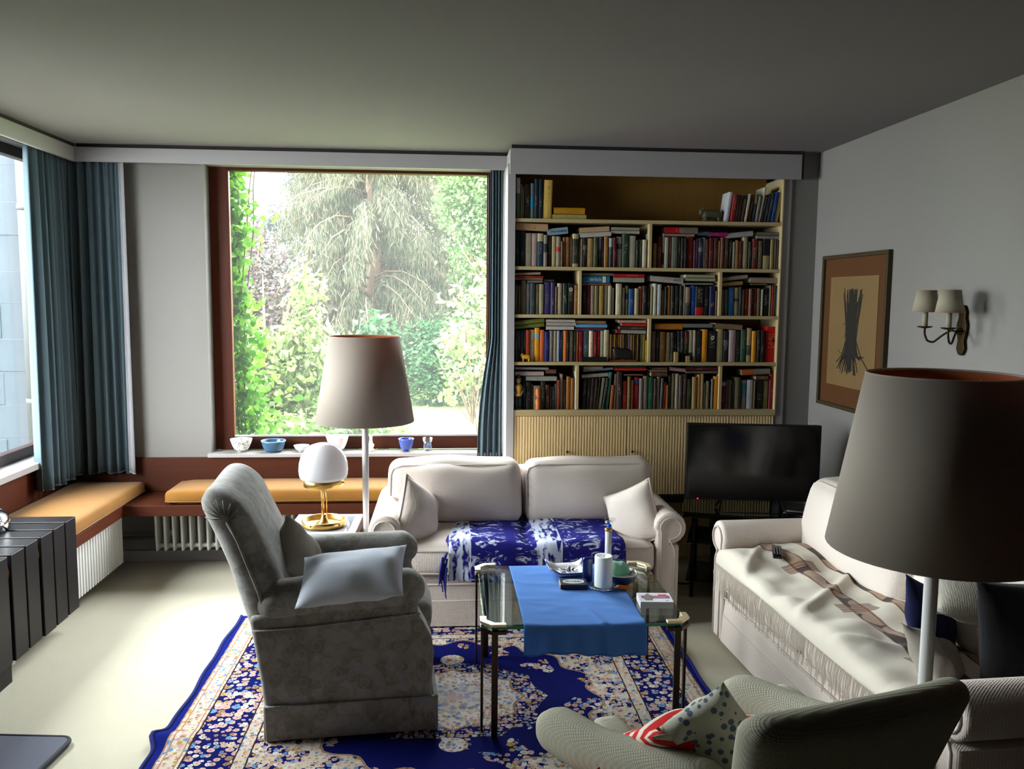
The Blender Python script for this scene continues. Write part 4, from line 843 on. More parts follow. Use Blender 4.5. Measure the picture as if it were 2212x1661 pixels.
for i in range(7):
    for j in range(3): lathe('button', [(.001, .018), (.0035, .018), (.0032, .0198), (.001, .0198)], plain('button_grey', (120, 110, 116)) if (i, j) == (0, 0) else bpy.data.materials['button_grey'], t, 8, (-.06+i*.018, (j-1)*.012, 0))
# cushions heaped at the near end of the right sofa
put_pillow('cushion', 'pale fleece cushion lying across the heap at the near end of the right sofa', 'cushion', (1.88, 2.62, .70), (math.radians(-68), math.radians(8), math.radians(-12)), .52, .36, .16, MT['fluffy'], 4, wrinkle=.012)
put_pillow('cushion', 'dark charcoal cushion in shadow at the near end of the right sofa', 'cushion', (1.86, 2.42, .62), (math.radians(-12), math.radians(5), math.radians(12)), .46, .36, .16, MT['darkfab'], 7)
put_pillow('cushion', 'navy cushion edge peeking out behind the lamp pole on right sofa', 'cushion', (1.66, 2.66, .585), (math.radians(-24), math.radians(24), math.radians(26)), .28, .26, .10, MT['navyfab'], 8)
put_pillow('cushion', 'crumpled sand coloured cushion beside the lamp pole on right sofa', 'cushion', (1.60, 2.50, .50), (math.radians(-50), math.radians(30), math.radians(32)), .32, .22, .13, MT['linengrey'], 11, wrinkle=.02)

# ================================================================== ARMCHAIRS (front is local -y)
def damask():
    t = NT('grey_damask_velour'); o = t.coord(); d, c = t.voro(o, 20, .8); d2, c2 = t.voro(t.mapping(o, loc=(.4, .2, .9)), 24, 1)
    f = t.math('ADD', t.math('MULTIPLY', t.sep(c)[0], .55), t.math('MULTIPLY', t.sep(c2)[1], .45))
    ring = t.math('LESS_THAN', t.math('ABSOLUTE', t.math('SUBTRACT', d, .36)), .05)
    a = t.ramp(f, [(0, lin((118, 114, 110))), (.45, lin((140, 136, 130))), (.75, lin((154, 151, 150))), (1, lin((132, 137, 150)))])
    a = t.mix(t.math('MULTIPLY', ring, .3), a, lin((170, 164, 152)))
    t.base(a); t.rough(.88, .15); t.b.inputs['Sheen Weight'].default_value = .35; t.b.inputs['Sheen Roughness'].default_value = .4
    t.bump(t.math('ADD', t.noise(o, 150, 2), t.math('MULTIPLY', d, .6)), .35, .003); return t.m
MT['damask'] = damask()
# grey damask armchair, seen from its side
C = thing('armchair', 'grey damask armchair with high rolled back, seen from its side', 'armchair', (-.405, 3.40, 0), math.radians(95)); C.scale = (.94, .92, .985)
D = MT['damask']
softbox('seat_base', -.24, .24, -.33, .34, .05, .34, .03, D, C, (0, .01, 0), 10)
for s in (-1, 1):
    # side panel: bellied front, curving up to the armrest
    pr = [(-.355, .02), (-.35, .20), (-.358, .32), (-.350, .38), (-.325, .43), (-.295, .48), (-.285, .56), (.30, .52), (.385, .50), (.345, .25), (.318, .02)]
    prism('side_panel', pr, s*.215, s*.348, 'x', D, C, .022, 4, True)
    def armf(p, s=s):
        k = (p.y+.30)/.66; p.z += .018*(1-k)-.008-.03*max(0, k-.6); p.x += s*.005*math.sin(max(0, min(1, k))*PI); return p
    softbox('armrest', min(s*.20, s*.360), max(s*.20, s*.360), -.315, .36, .485, .635, .072, D, C, (0, .01, .004), 16, .004, 5, s+3, fn=armf)
    tube('piping', [(s*.352, -.30, .487), (s*.354, -.1, .475), (s*.354, .15, .458), (s*.35, .37, .452)], .004, D, C, 6)
    pr = [(.350*s, -.362, ), (.350*s, .322)]
    prism('skirt', [(-.366, .018), (-.36, .155), (.33, .155), (.325, .018)], s*.344, s*.362, 'x', D, C, .004, 2)
prism('skirt', [(-.352, .018), (-.352, .155), (.352, .155), (.352, .018)], -.374, -.356, 'y', D, C, .004, 2)
prism('skirt', [(-.352, .018), (-.352, .155), (.352, .155), (.352, .018)], .316, .334, 'y', D, C, .004, 2)
softbox('seat_cushion', -.212, .212, -.352, .22, .33, .485, .05, D, C, (0, .02, .02), 14, .004, 4)
def backf(p):
    k = p.z-.30; p.y += .30*k+.20*max(0, k-.35)**1.2
    return p
softbox('backrest', -.335, .335, .175, .345, .30, .975, .082, D, C, (0, .012, .01), 20, .006, 4, 9, fn=backf)
for s in (-1, 1):
    pts = [backf(Vector((s*.338, y, z))) for y, z in ((.26, .42), (.255, .6), (.25, .8), (.255, .87))]
    tube('piping', pts, .007, D, C, 6)
    g = bmesh.new()
    for q in range(9):
        a = PI*(.05+.9*q/8); p0 = backf(Vector((s*.336, .255, .875))); p1 = backf(Vector((s*.326, .258+.075*math.cos(a), .875+.080*math.sin(a))))
        addtube(g, [p0, (p0+p1)/2+Vector((s*.004, 0, 0)), p1], [.002, .004, .0015], 5)
    link('gathered_pleats', mesh(g), D, C, smooth=True)
for sx in (-1, 1):
    for yy in (-.3, .28): lathe('foot', [(.001, 0), (.02, 0), (.024, .05), (.001, .05)], MT['teak'], C, 12, (sx*.27, yy, 0))
put_pillow('pillow', 'crumpled grey striped pillow in the back corner of grey armchair', 'pillow', (-.60, 3.46, .59), (math.radians(-18), math.radians(38), math.radians(70)), .34, .26, .12, MT['linengrey'], 6, wrinkle=.016)
def drape(o, cx, hw, k):      # let the pillow sag over the armrest
    for v in o.data.vertices:
        a = max(0, abs(v.co.z-cx)-hw); v.co.y += -k*a*a
pl = put_pillow('pillow', 'pale blue linen pillow lying over the armrest of grey armchair', 'pillow', (-.352, 3.07, .640), (math.radians(-60), math.radians(-8), math.radians(-5)), .40, .25, .13, MT['linenblue'], 13, wrinkle=.012, pinch=.05)

# cream tub chair in the foreground, seen from behind
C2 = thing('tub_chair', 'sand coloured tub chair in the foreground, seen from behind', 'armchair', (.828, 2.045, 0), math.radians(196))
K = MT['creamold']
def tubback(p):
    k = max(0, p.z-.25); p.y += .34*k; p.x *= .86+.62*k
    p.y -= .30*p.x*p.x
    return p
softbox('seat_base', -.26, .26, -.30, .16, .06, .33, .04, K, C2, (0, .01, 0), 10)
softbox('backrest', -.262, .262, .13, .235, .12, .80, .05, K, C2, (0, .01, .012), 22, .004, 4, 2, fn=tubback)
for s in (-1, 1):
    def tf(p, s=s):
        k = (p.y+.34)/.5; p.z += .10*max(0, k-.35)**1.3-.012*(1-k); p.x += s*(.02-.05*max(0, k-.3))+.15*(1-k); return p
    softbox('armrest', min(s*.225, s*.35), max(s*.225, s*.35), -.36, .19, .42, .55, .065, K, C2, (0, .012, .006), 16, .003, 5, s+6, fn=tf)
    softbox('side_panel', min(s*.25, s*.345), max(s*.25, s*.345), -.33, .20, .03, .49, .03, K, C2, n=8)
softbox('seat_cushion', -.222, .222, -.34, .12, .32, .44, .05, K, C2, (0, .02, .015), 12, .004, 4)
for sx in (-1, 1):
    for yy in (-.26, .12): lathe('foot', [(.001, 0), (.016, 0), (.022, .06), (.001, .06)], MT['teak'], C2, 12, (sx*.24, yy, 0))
def redstripe():
    t = NT('red_striped_cloth'); o = t.coord(); x, y, z = t.sep(o); n = t.math('ADD', z, t.math('MULTIPLY', t.noise(o, 6, 2), .03))
    f = t.math('GREATER_THAN', t.math('SINE', t.math('MULTIPLY', n, 105)), -.1)
    t.base(t.mix(f, lin((216, 208, 196)), lin((196, 44, 40)))); t.rough(.9, .1); t.bump(t.noise(o, 200, 2), .3, .002); return t.m
def bluefloral():
    t = NT('blue_sprig_cloth'); o = t.coord(); d, c = t.voro(o, 42, .8); f = t.math('LESS_THAN', d, .34)
    t.base(t.mix(t.math('MULTIPLY', f, .9), lin((196, 194, 178)), lin((70, 90, 120)))); t.rough(.9, .1); t.bump(t.noise(o, 200, 2), .3, .002); return t.m
put_pillow('pillow', 'red and white striped pillow on the seat of the tub chair', 'pillow', (.665, 2.03, .55), (math.radians(60), math.radians(4), math.radians(10)), .42, .30, .11, redstripe(), 3, wrinkle=.01)
put_pillow('pillow', 'pale pillow with blue sprigs propped inside the tub chair', 'pillow', (.665, 1.92, .60), (math.radians(20), math.radians(50), math.radians(20)), .27, .20, .11, bluefloral(), 15, wrinkle=.014)
rc = pillow('cloth', .16, .34, .05, redstripe(), None, 16, .01, 3, .03, (.31, 1.90, .37), (math.radians(8), math.radians(-8), math.radians(25)))
tag(rc, 'folded red and white cloth hanging outside the tub chair armrest', 'cloth')

# ================================================================== COFFEE TABLE
T = thing('coffee_table', 'glass coffee table with dark bronze corner posts and pale clamps', 'table', (.53, 3.385, 0))
TX, TY, TZ = .392, .355, .45
prism('glass_top', [(-TX+.03, -TY), (TX-.03, -TY), (TX, -TY+.03), (TX, TY-.03), (TX-.03, TY), (-TX+.03, TY), (-TX, TY-.03), (-TX, -TY+.03)], TZ-.014, TZ, 'z', MT['tglass'], T, .0015, 2)
for sx in (-1, 1):
    for (a, b, c, d) in ((sx*(TX-.20), sx*(TX-.03), -TY-.0012, -TY+.0002),): box('glass_edge', min(a, b), max(a, b), c, d, TZ-.0135, TZ-.0005, MT['greenedge'], T, 0)
for sx in (-1, 1):
    for sy in (-1, 1):
        L = box('leg', sx*(TX-.042)-.012, sx*(TX-.042)+.012, sy*(TY+.004)-.007, sy*(TY+.004)+.007, .006, TZ-.012, MT['bronze'], T, .002)
        L = box('leg', sx*(TX+.004)-.005, sx*(TX+.004)+.005, sy*(TY-.055)-.010, sy*(TY-.055)+.010, .006, TZ-.012, MT['bronze'], T, .002)
        pr = [(sx*(TX-.085), sy*(TY+.014)), (sx*(TX-.028), sy*(TY+.014)), (sx*(TX+.012), sy*(TY-.03)), (sx*(TX+.012), sy*(TY-.08)), (sx*(TX-.014), sy*(TY-.08)), (sx*(TX-.014), sy*(TY-.042)), (sx*(TX-.042), sy*(TY-.012)), (sx*(TX-.085), sy*(TY-.012))]
        prism('corner_clamp', pr, TZ+.0005, TZ+.010, 'z', MT['clamp'], T, .002, 2)
        prism('corner_clamp', pr, TZ-.030, TZ-.0145, 'z', MT['bronze'], T, .002, 2)
        tube('foot_loop', [(sx*(TX-.042), sy*(TY+.004), .008), (sx*(TX-.01), sy*(TY-.01), .006), (sx*(TX+.004), sy*(TY-.055), .008)], .006, MT['bronze'], T, 8)
# blue runner
def runner():
    t = thing('table_runner', 'bright blue linen runner hanging over the near edge of the coffee table', 'cloth', (.522, 3.385, TZ))
    nu, nv = 60, 60; V = []; hw, L = .238, .82
    for j in range(nv+1):
        s = j/nv*L
        for i in range(nu+1):
            u = i/nu; x = (u-.5)*2*hw; y = .34-s; z = .003
            if y > -TY-.014:
                z += .008*max(0, mnoise.noise(Vector((x*7, y*16, 2))))+.007*math.exp(-((y+.18+x*.25)/.012)**2)*max(0, -x*4+.2)*math.exp(-((x+.12)/.08)**2)+.005*math.exp(-((x+.03+y*.3)/.012)**2)*(1 if y < -.2 else 0)
            else:
                k = -TY-.014-y; y = -TY-.016-.017*(.5+.5*math.sin(x*52+1+1.5*math.sin(x*9)))*min(1, k*12)-.006*math.sin(x*21)*k*8; z = .002-k*(1+.05*math.sin(x*9))
            V.append((x*(1-.02*math.sin(s*3)), y, z))
    F = [[j*(nu+1)+i, j*(nu+1)+i+1, (j+1)*(nu+1)+i+1, (j+1)*(nu+1)+i] for j in range(nv) for i in range(nu)]
    o = fastmesh('cloth', V, F, MT['bluecloth'], t, True); md = o.modifiers.new('thickness', 'SOLIDIFY'); md.thickness = .0016; md.offset = 1
    tube('hem', [V[nv*(nu+1)+i] for i in range(0, nu+1, 2)], .0022, MT['bluecloth'], t, 5)
runner()
ZT = TZ+.006
t = thing('ashtray', 'square white and blue china dish with upturned corners holding silver scraps', 'dish', (.535, 3.60, ZT), math.radians(4))
bm = bmesh.new(); n = 12; VV = {}
for lay in (0, 1):
    for i in range(n+1):
        for j in range(n+1):
            u, v = i/n*2-1, j/n*2-1; e = max(abs(u), abs(v)); co = abs(u*v)
            z = .004+.022*max(0, (e-.72)/.28)**1.2+.026*max(0, co-.55)**1.3*2-(.004 if lay else 0)
            VV[lay, i, j] = bm.verts.new((u*.083*(.86+.14*(z/.03)), v*.075*(.86+.14*(z/.03)), z))
for i in range(n):
    for j in range(n):
        for lay in (0, 1): bm.faces.new([VV[lay, a, b] for a, b in ((i, j), (i+1, j), (i+1, j+1), (i, j+1))][::-1 if lay else 1])
for k in range(n):
    for a, b in (((k, 0), (k+1, 0)), ((n, k), (n, k+1)), ((n-k, n), (n-k-1, n)), ((0, n-k), (0, n-k-1))): bm.faces.new([VV[0, a[0], a[1]], VV[1, a[0], a[1]], VV[1, b[0], b[1]], VV[0, b[0], b[1]]])
bmesh.ops.recalc_face_normals(bm, faces=bm.faces); d_ = link('dish_body', mesh(bm), MT['white'], t, smooth=True)
for s in (-1, 1):
    tube('blue_rim', [(s*.083, y, .028+.026*max(0, abs(y/.075)-.55)**1.3*2) for y in [(-.073+.0146*q) for q in range(11)]], .0035, MT['bluechina'], t, 6)
tube('blue_rim', [(-.08+.016*q, -.077, .024+.03*max(0, abs(-1+.2*q)-.55)**1.3*2) for q in range(11)], .0035, MT['bluechina'], t, 6)
for q, (x, y, a) in enumerate(((-.02, .01, .3), (.02, .02, 1.2), (.03, -.02, 2.2), (-.005, -.02, .9))):
    s_ = softbox('foil_scrap', -.018, .018, -.012, .012, 0, .012, .004, MT['chrome'], t, n=5, wob=.006, wf=60, seed=q, loc=(x, y, .008+.003*q), rot=(.3*q, .2, a))
t = thing('cigarette_box', 'black flat box with a silver oval emblem on the blue runner', 'box', (.538, 3.435, ZT), math.radians(-3))
box('box_body', -.058, .058, -.042, .042, 0, .020, plain('dark_blue_black_card', (30, 32, 46), .4), t, .002)
bm = bmesh.new(); addlathe(bm, [(.001, .0201), (.05, .0201), (.05, .0212), (.001, .0212)], 36); bmesh.ops.scale(bm, vec=(.92, .56, 1), verts=bm.verts); bmesh.ops.recalc_face_normals(bm, faces=bm.faces)
link('oval_emblem', mesh(bm), plain('silver_print', (190, 194, 196), .35, metal=.3), t)
text('lettering', 'Gulden', .026, plain('dark_ink', (50, 54, 60)), t, (0, 0, .0216), (0, 0, 0))
box('striker_side', -.0592, -.0578, -.038, .038, .003, .017, plain('tan_card', (196, 150, 110)), t, 0)
t = thing('pillar_candle', 'thick white pillar candle on the blue runner', 'candle', (.660, 3.40, ZT+.012))
lathe('wax', [(.001, 0), (.037, 0), (.038, .004), (.038, .126), (.036, .131), (.03, .129), (.012, .124), (.001, .123)], MT['wax'], t, 40)
tube('wick', [(0, 0, .122), (.001, 0, .128), (.003, 0, .134)], .0012, MT['black'], t, 6)
lathe('candle_plate', [(.001, 0), (.03, 0), (.058, .007), (.060, .010), (.057, .0105), (.03, .005), (.001, .004)], MT['clear'], None, 40, loc=(.660, 3.40, ZT))
tag(bpy.data.objects['candle_plate'], 'clear glass plate under the white pillar candle', 'plate')
t = thing('navy_bottle', 'small navy blue block behind the left side of the pillar candle', 'lighter', (.607, 3.49, ZT))
softbox('body', -.022, .022, -.014, .014, 0, .108, .01, MT['navyglass'], t, n=8)
t = thing('candlestick', 'tall clear glass column with a blue knob on the coffee table', 'glass', (.722, 3.62, ZT))
lathe('foot', [(.001, 0), (.028, 0), (.03, .004), (.014, .012), (.014, .02), (.001, .02)], MT['clear'], t, 24)
lathe('column', [(.001, .02), (.0145, .02), (.0145, .185), (.001, .185)], plain('frosted_glass', (206, 206, 206), .15, .04, 10, .5), t, 24)
lathe('collar', [(.0145, .185), (.018, .190), (.018, .196), (.0145, .2)], MT['brass'], t, 20)
lathe('neck', [(.001, .198), (.016, .198), (.017, .225), (.014, .232), (.001, .232)], MT['clear'], t, 20)
lathe('blue_knob', [(.001, -.007), (.008, -.006), (.010, 0), (.008, .006), (.001, .007)], plain('bright_blue_plastic', (20, 90, 210), .3), t, 16, (0, -.016, .214), 'y')
softbox('glass_handle', -.018, .03, -.006, .006, .228, .246, .005, MT['clear'], t, n=6)
t = thing('navy_bowl', 'dark blue bowl filled with crumpled greenish film', 'bowl', (.752, 3.475, ZT))
lathe('bowl_body', [(.001, 0), (.045, 0), (.062, .02), (.070, .042), (.067, .043), (.058, .022), (.04, .006), (.001, .006)], MT['navyglass'], t, 36)
lathe('patterned_rim', [(.070, .042), (.0715, .0455), (.067, .0455), (.0655, .040)], MT['white'], t, 36)
softbox('crumpled_film', -.058, .030, -.04, .04, .016, .088, .03, MT['plasticgreen'], t, n=12, wob=.012, wf=26, seed=4)
for q in range(6): softbox('sweet', -.012, .012, -.008, .008, 0, .012, .004, MT['paper'] if q % 2 else MT['chrome'], t, n=5, wob=.003, wf=60, seed=q, loc=(.036+.014*math.cos(q*1.1), .03*math.sin(q*1.3), .028+.003*q), rot=(q, .4, q*2))
t = thing('lighter', 'orange cigarette lighter with metal head beside the candle plate', 'lighter', (.742, 3.385, ZT), math.radians(-12))
softbox('body', -.028, .035, -.012, .012, 0, .017, .007, MT['orange'], t, n=6); softbox('metal_head', -.052, -.028, -.011, .011, .001, .016, .004, MT['chrome'], t, n=5)
t = thing('card_stack', 'stack of white printed cards on the bare glass of the table', 'paper', (.838, 3.225, TZ+.001), math.radians(-4))
for q in range(9): box('card', -.066+.0006*((q*5) % 3), .066+.0006*((q*7) % 3), -.052, .052, .003*q, .003*q+.0027, plain('white_card', (214, 212, 218)) if q == 0 else bpy.data.materials['white_card'], t, .0004, 1)
zc = .0271
box('red_label', .018, .052, .020, .034, zc, zc+.0004, plain('red_print', (220, 90, 104)), t, 0); box('purple_band', -.054, .060, -.012, .018, zc, zc+.0003, plain('purple_print', (140, 80, 118)), t, 0)
text('lettering', 'Canuttar', .017, MT['white'], t, (.018, .003, zc+.0004), (0, 0, 0)); text('lettering', '2011', .008, bpy.data.materials['purple_print'], t, (.046, -.036, zc), (0, 0, 0))
bm = bmesh.new(); addprism(bm, [(-.05, -.006), (-.046, .012), (-.04, .022), (-.03, .026), (-.033, .034), (-.028, .041), (-.021, .041), (-.016, .034), (-.019, .026), (-.008, .02), (-.004, .0), (-.012, -.008), (-.014, -.032), (-.042, -.034)], zc+.0003, zc+.0008, 'z'); bmesh.ops.recalc_face_normals(bm, faces=bm.faces)
link('printed_figure', mesh(bm), plain('brown_print', (128, 114, 108)), t)

# ================================================================== PERSIAN RUG
def rug_mat():
    t = NT('persian_rug'); o = t.coord(); wv = t.noise(o, 4, 2)
    x, y, z = t.sep(o); ax = t.math('ABSOLUTE', x); ay = t.math('ABSOLUTE', y)
    HX, HY = 1.095, .965
    def M(op, *a, **k): return t.math(op, *a, **k)
    d = M('MINIMUM', M('SUBTRACT', HX, ax), M('SUBTRACT', HY, ay))     # distance to the edge
    dw = M('ADD', d, M('MULTIPLY', M('SUBTRACT', t.noise(o, 30, 1), .5), .006))
    navy, cream, pink, sky, tan, gold, brown, white = [lin(c) for c in ((12, 18, 84), (192, 180, 162), (186, 154, 146), (108, 140, 176), (150, 116, 88), (176, 142, 76), (58, 36, 36), (206, 200, 194))]
    def flowers(scale, thr, seed, dark=False):
        v = t.mapping(o, loc=(seed, seed*2, 0)); n = t.node('ShaderNodeTexVoronoi', feature='F1', distance='EUCLIDEAN'); n.voronoi_dimensions = '2D'
        wob = t.node('ShaderNodeVectorMath', operation='ADD'); t.l.new(v, wob.inputs[0])
        sc = t.node('ShaderNodeVectorMath', operation='SCALE'); t.l.new(t.node('ShaderNodeTexNoise').outputs['Color'], sc.inputs[0]); sc.inputs['Scale'].default_value = .012
        nz = sc.inputs[0].links[0].from_node; t.l.new(o, nz.inputs['Vector']); nz.inputs['Scale'].default_value = 70
        t.l.new(sc.outputs[0], wob.inputs[1]); t.l.new(wob.outputs[0], n.inputs['Vector']); n.inputs['Scale'].default_value = scale; n.inputs['Randomness'].default_value = .85
        s = t.sep(n.outputs['Color'])
        pal = t.ramp(s[0], [(0, pink), (.26, cream), (.44, pink), (.58, sky), (.72, white), (.84, gold), (.92, tan)], True)
        mask = M('LESS_THAN', n.outputs['Distance'], M('MULTIPLY', M('ADD', s[1], .5), thr))
        core = M('LESS_THAN', n.outputs['Distance'], thr*.20)
        return mask, t.mix(core, pal, brown)
    fm, fc = flowers(34, .42, 1.3); fm2, fc2 = flowers(52, .44, 4.1); fm3, fc3 = flowers(15, .36, 7.7)
    # field: navy with sprigs
    spr = M('MULTIPLY', fm, M('GREATER_THAN', t.noise(o, 5.5, 2), .56))
    field = t.mix(spr, navy, fc)
    # corner and side spandrels, cream ground packed with flowers
    el = M('ADD', M('POWER', M('DIVIDE', ax, .60), 2.0), M('POWER', M('DIVIDE', ay, .56), 2.0))
    el = M('ADD', el, M('MULTIPLY', M('SINE', M('MULTIPLY', M('ARCTAN2', y, x), 16)), .09))
    sp = t.mix(fm2, t.mix(fm3, cream, navy), fc2); sp = t.mix(M('LESS_THAN', M('ABSOLUTE', M('SUBTRACT', el, 1.02)), .014), sp, tan)
    field = t.mix(M('GREATER_THAN', el, 1.0), field, sp)
    # medallion
    r = M('SQRT', M('ADD', M('POWER', x, 2.0), M('POWER', M('MULTIPLY', y, 1.12), 2.0))); a16 = M('MULTIPLY', M('ABSOLUTE', M('SINE', M('MULTIPLY', M('ARCTAN2', y, x), 6))), .035)
    rr = M('ADD', r, a16)
    field = t.mix(M('LESS_THAN', rr, .40), field, t.mix(fm2, navy, fc2))
    med = t.mix(fm2, white, fc2); field = t.mix(M('LESS_THAN', rr, .30), field, med)
    field = t.mix(M('LESS_THAN', M('ABSOLUTE', M('SUBTRACT', rr, .30)), .006), field, tan)
    field = t.mix(M('LESS_THAN', rr, .17), field, t.mix(fm, cream, t.mix(.5, fc, sky))); field = t.mix(M('LESS_THAN', rr, .055), field, pink)
    # pendants
    pd = M('ADD', M('POWER', M('DIVIDE', x, .055), 2.0), M('POWER', M('DIVIDE', M('SUBTRACT', ay, .37), .05), 2.0))
    field = t.mix(M('LESS_THAN', pd, 1.0), field, t.mix(fm2, white, fc2))
    # borders, from inside to edge
    c = field
    def band(lo, hi, col):
        nonlocal c
        c = t.mix(M('MULTIPLY', M('GREATER_THAN', dw, lo), M('LESS_THAN', dw, hi)), c, col)
    band(-1, .355, t.mix(fm2, cream, fc2)); band(.350, .356, brown); band(.300, .306, brown)
    band(.125, .300, t.mix(fm, navy, fc)); band(.03, .125, t.mix(fm2, cream, fc2)); band(.118, .125, brown); band(.103, .108, tan); band(.048, .053, tan); band(.03, .036, tan)
    band(-1, .030, lin((14, 26, 104)))
    t.base(c); t.rough(.96, .05); t.bump(t.noise(o, 420, 2), .5, .004); return t.m
RUGY = 3.355
def rug():
    t = thing('persian_rug', 'blue Persian rug with cream floral medallion under the coffee table', 'rug', (.025, RUGY, 0))
    nx, ny = 110, 96; V = []; HX, HY = 1.095, .965
    for j in range(ny+1):
        for i in range(nx+1):
            x = (i/nx*2-1)*HX; y = (j/ny*2-1)*HY; wob = .004*math.sin(y*7+1)+.004*math.sin(y*17)
            e = max(0, -x-.9)/.2
            bump = .03*e*math.exp(-((y+.27)/.05)**2)
            x2 = x+(wob if x < 0 else -wob*.6)*abs(x)/HX-bump*1.2; V.append((x2, y, .012+.0025*mnoise.noise(Vector((x*3, y*3, 0)))+bump*.9))
    F = [[j*(nx+1)+i, j*(nx+1)+i+1, (j+1)*(nx+1)+i+1, (j+1)*(nx+1)+i] for j in range(ny) for i in range(nx)]
    o = fastmesh('pile', V, F, rug_mat(), t, True); md = o.modifiers.new('thickness', 'SOLIDIFY'); md.thickness = .010; md.offset = -1
    L = [V[j*(nx+1)] for j in range(ny+1)]; R_ = [V[j*(nx+1)+nx] for j in range(ny+1)]
    bl_ = plain('navy_binding', (14, 26, 100), .9, .1, 40)
    tube('edge_binding', L, .008, bl_, t, 6); tube('edge_binding', R_, .008, bl_, t, 6)
rug()
t = thing('floor_mat', 'small grey mat with dark bound edge in the lower left corner', 'mat', (-1.66, 2.93, 0), math.radians(-6))
bm = bmesh.new(); pr = []
for cx, cy, a0 in ((.20, .17, 0), (-.20, .17, PI/2), (-.20, -.17, PI), (.20, -.17, 1.5*PI)):
    for q in range(6): a = a0+q*PI/10; pr.append((cx+.04*math.cos(a)*1, cy+.04*math.sin(a)*1))
addprism(bm, pr, .0, .022, 'z'); bmesh.ops.recalc_face_normals(bm, faces=bm.faces); link('mat_body', mesh(bm), fabric('grey_felt', (92, 94, 106)), t)
tube('edge_binding', [(p[0], p[1], .017) for p in pr], .008, plain('dark_binding', (52, 50, 58), .8), t, 8, close=True)

# ================================================================== LAMPS
def floor_lamp(label, x, y, top, sh, rt_, rb_, grp):
    t = thing('floor_lamp', label, 'lamp', (x, y, 0), 0); zb = top-sh
    lathe('base', [(.001, 0), (.135, 0), (.14, .006), (.135, .014), (.05, .022), (.016, .045), (.001, .045)], MT['pole'], t, 48)
    lathe('pole', [(.001, .03), (.0085, .03), (.0125, .35), (.0165, .70), (.0170, zb-.10), (.0145, zb+.02), (.010, zb+.12), (.001, zb+.12)], MT['pole'], t, 24)
    s = lathe('lamp_shade', [(rb_, zb), (rt_, top), (rt_-.0025, top), (rb_-.0025, zb)], MT['shade'], t, 72, closed=True)
    lathe('lining', [(rb_-.004, zb+.004), (rt_-.004, top-.003), (rt_-.0055, top-.003), (rb_-.0055, zb+.004)], MT['shadein'], s, 72, closed=True)['label'] = 'salmon coloured inner lining'
    for r, z in ((rb_-.003, zb), (rt_-.002, top)): tube('shade_ring', [(r*math.cos(a*PI/24), r*math.sin(a*PI/24), z) for a in range(48)], .003, MT['shade'], s, 6, close=True)
    for a in range(3):
        an = a*2*PI/3+.5; tube('spider_arm', [(.01*math.cos(an), .01*math.sin(an), zb+.10), ((rt_-.006)*math.cos(an), (rt_-.006)*math.sin(an), top-.02)], .002, MT['pole'], t, 6)
    lathe('bulb', [(.001, zb+.24), (.02, zb+.23), (.03, zb+.20), (.026, zb+.165), (.013, zb+.14), (.012, zb+.12), (.001, zb+.12)], MT['opal'], t, 20)
    return t
floor_lamp('white floor lamp with ivory shade standing in front of the garden window', -.417, 4.28, 1.476, .430, .178, .250, None)
floor_lamp('white floor lamp with big shadowed shade at the right foreground', 1.212, 1.952, 1.4995, .433, .1785, .255, None)

# side table with mushroom lamp
t = thing('side_table', 'small square wooden side table with white edged glass top', 'table', (-.630, 4.315, 0), math.radians(-1))
hx, hy, zt = .172, .190, .502
for x0, x1, y0, y1 in ((-hx, hx, -hy, -hy+.035), (-hx, hx, hy-.035, hy), (-hx, -hx+.035, -hy+.035, hy-.035), (hx-.035, hx, -hy+.035, hy-.035)): box('top_frame', x0, x1, y0, y1, zt-.012, zt, MT['white'], t, .001)
box('glass_inset', -hx+.035, hx-.035, -hy+.035, hy-.035, zt-.010, zt-.002, plain('grey_glass', (120, 122, 132), .08, .02, 5, .5), t, .001)
for y0 in (-hy, hy-.018): box('apron', -hx, hx, y0, y0+.018, zt-.06, zt-.0125, MT['teakx'], t)
for x0 in (-hx, hx-.018): box('apron', x0, x0+.018, -hy+.018, hy-.018, zt-.06, zt-.0125, MT['teaky'], t)
for sx in (-1, 1):
    for sy in (-1, 1): box('leg', sx*(hx-.016)-.013, sx*(hx-.016)+.013, sy*(hy-.016)-.013, sy*(hy-.016)+.013, 0, zt-.0125, MT['teak'], t)
t = thing('mushroom_lamp', 'brass table lamp with white opal glass dome on the side table', 'lamp', (-.632, 4.29, zt+.001))
B = MT['brass']
lathe('base_ring', [(.110, 0), (.112, .002), (.112, .030), (.108, .032), (.105, .030), (.105, .004), (.07, .003), (.001, .003), (.001, 0)], B, t, 64)
lathe('base_cone', [(.05, .003), (.045, .006), (.022, .022), (.014, .045), (.013, .055), (.001, .055)], B, t, 36)
for a in (.5, 2.6, 4.7): tube('stem', [(.0135*math.cos(a), .0135*math.sin(a), .04), (.0135*math.cos(a), .0135*math.sin(a), .215)], .0032, B, t, 10)
for a in (.7, 2.9, 4.2, 5.6): lathe('ball_screw', [(.001, -.006), (.005, -.004), (.006, 0), (.005, .004), (.001, .006)], B, t, 12, (.114*math.cos(a), .114*math.sin(a), .018))
lathe('dome_band', [(.001, .205), (.098, .205), (.101, .207), (.101, .244), (.098, .246), (.001, .244)], B, t, 64)
lathe('band_screw', [(.001, -.006), (.005, -.004), (.006, 0), (.005, .004), (.001, .006)], B, t, 12, (.104, -.02, .226), 'x')
d = [(.100, .242), (.116, .246), (.122, .262), (.125, .29), (.122, .325), (.112, .362), (.092, .394), (.064, .416), (.03, .427), (.001, .429)]
lathe('glass_dome', [(.001, .240)]+d, MT['opal'], t, 64)

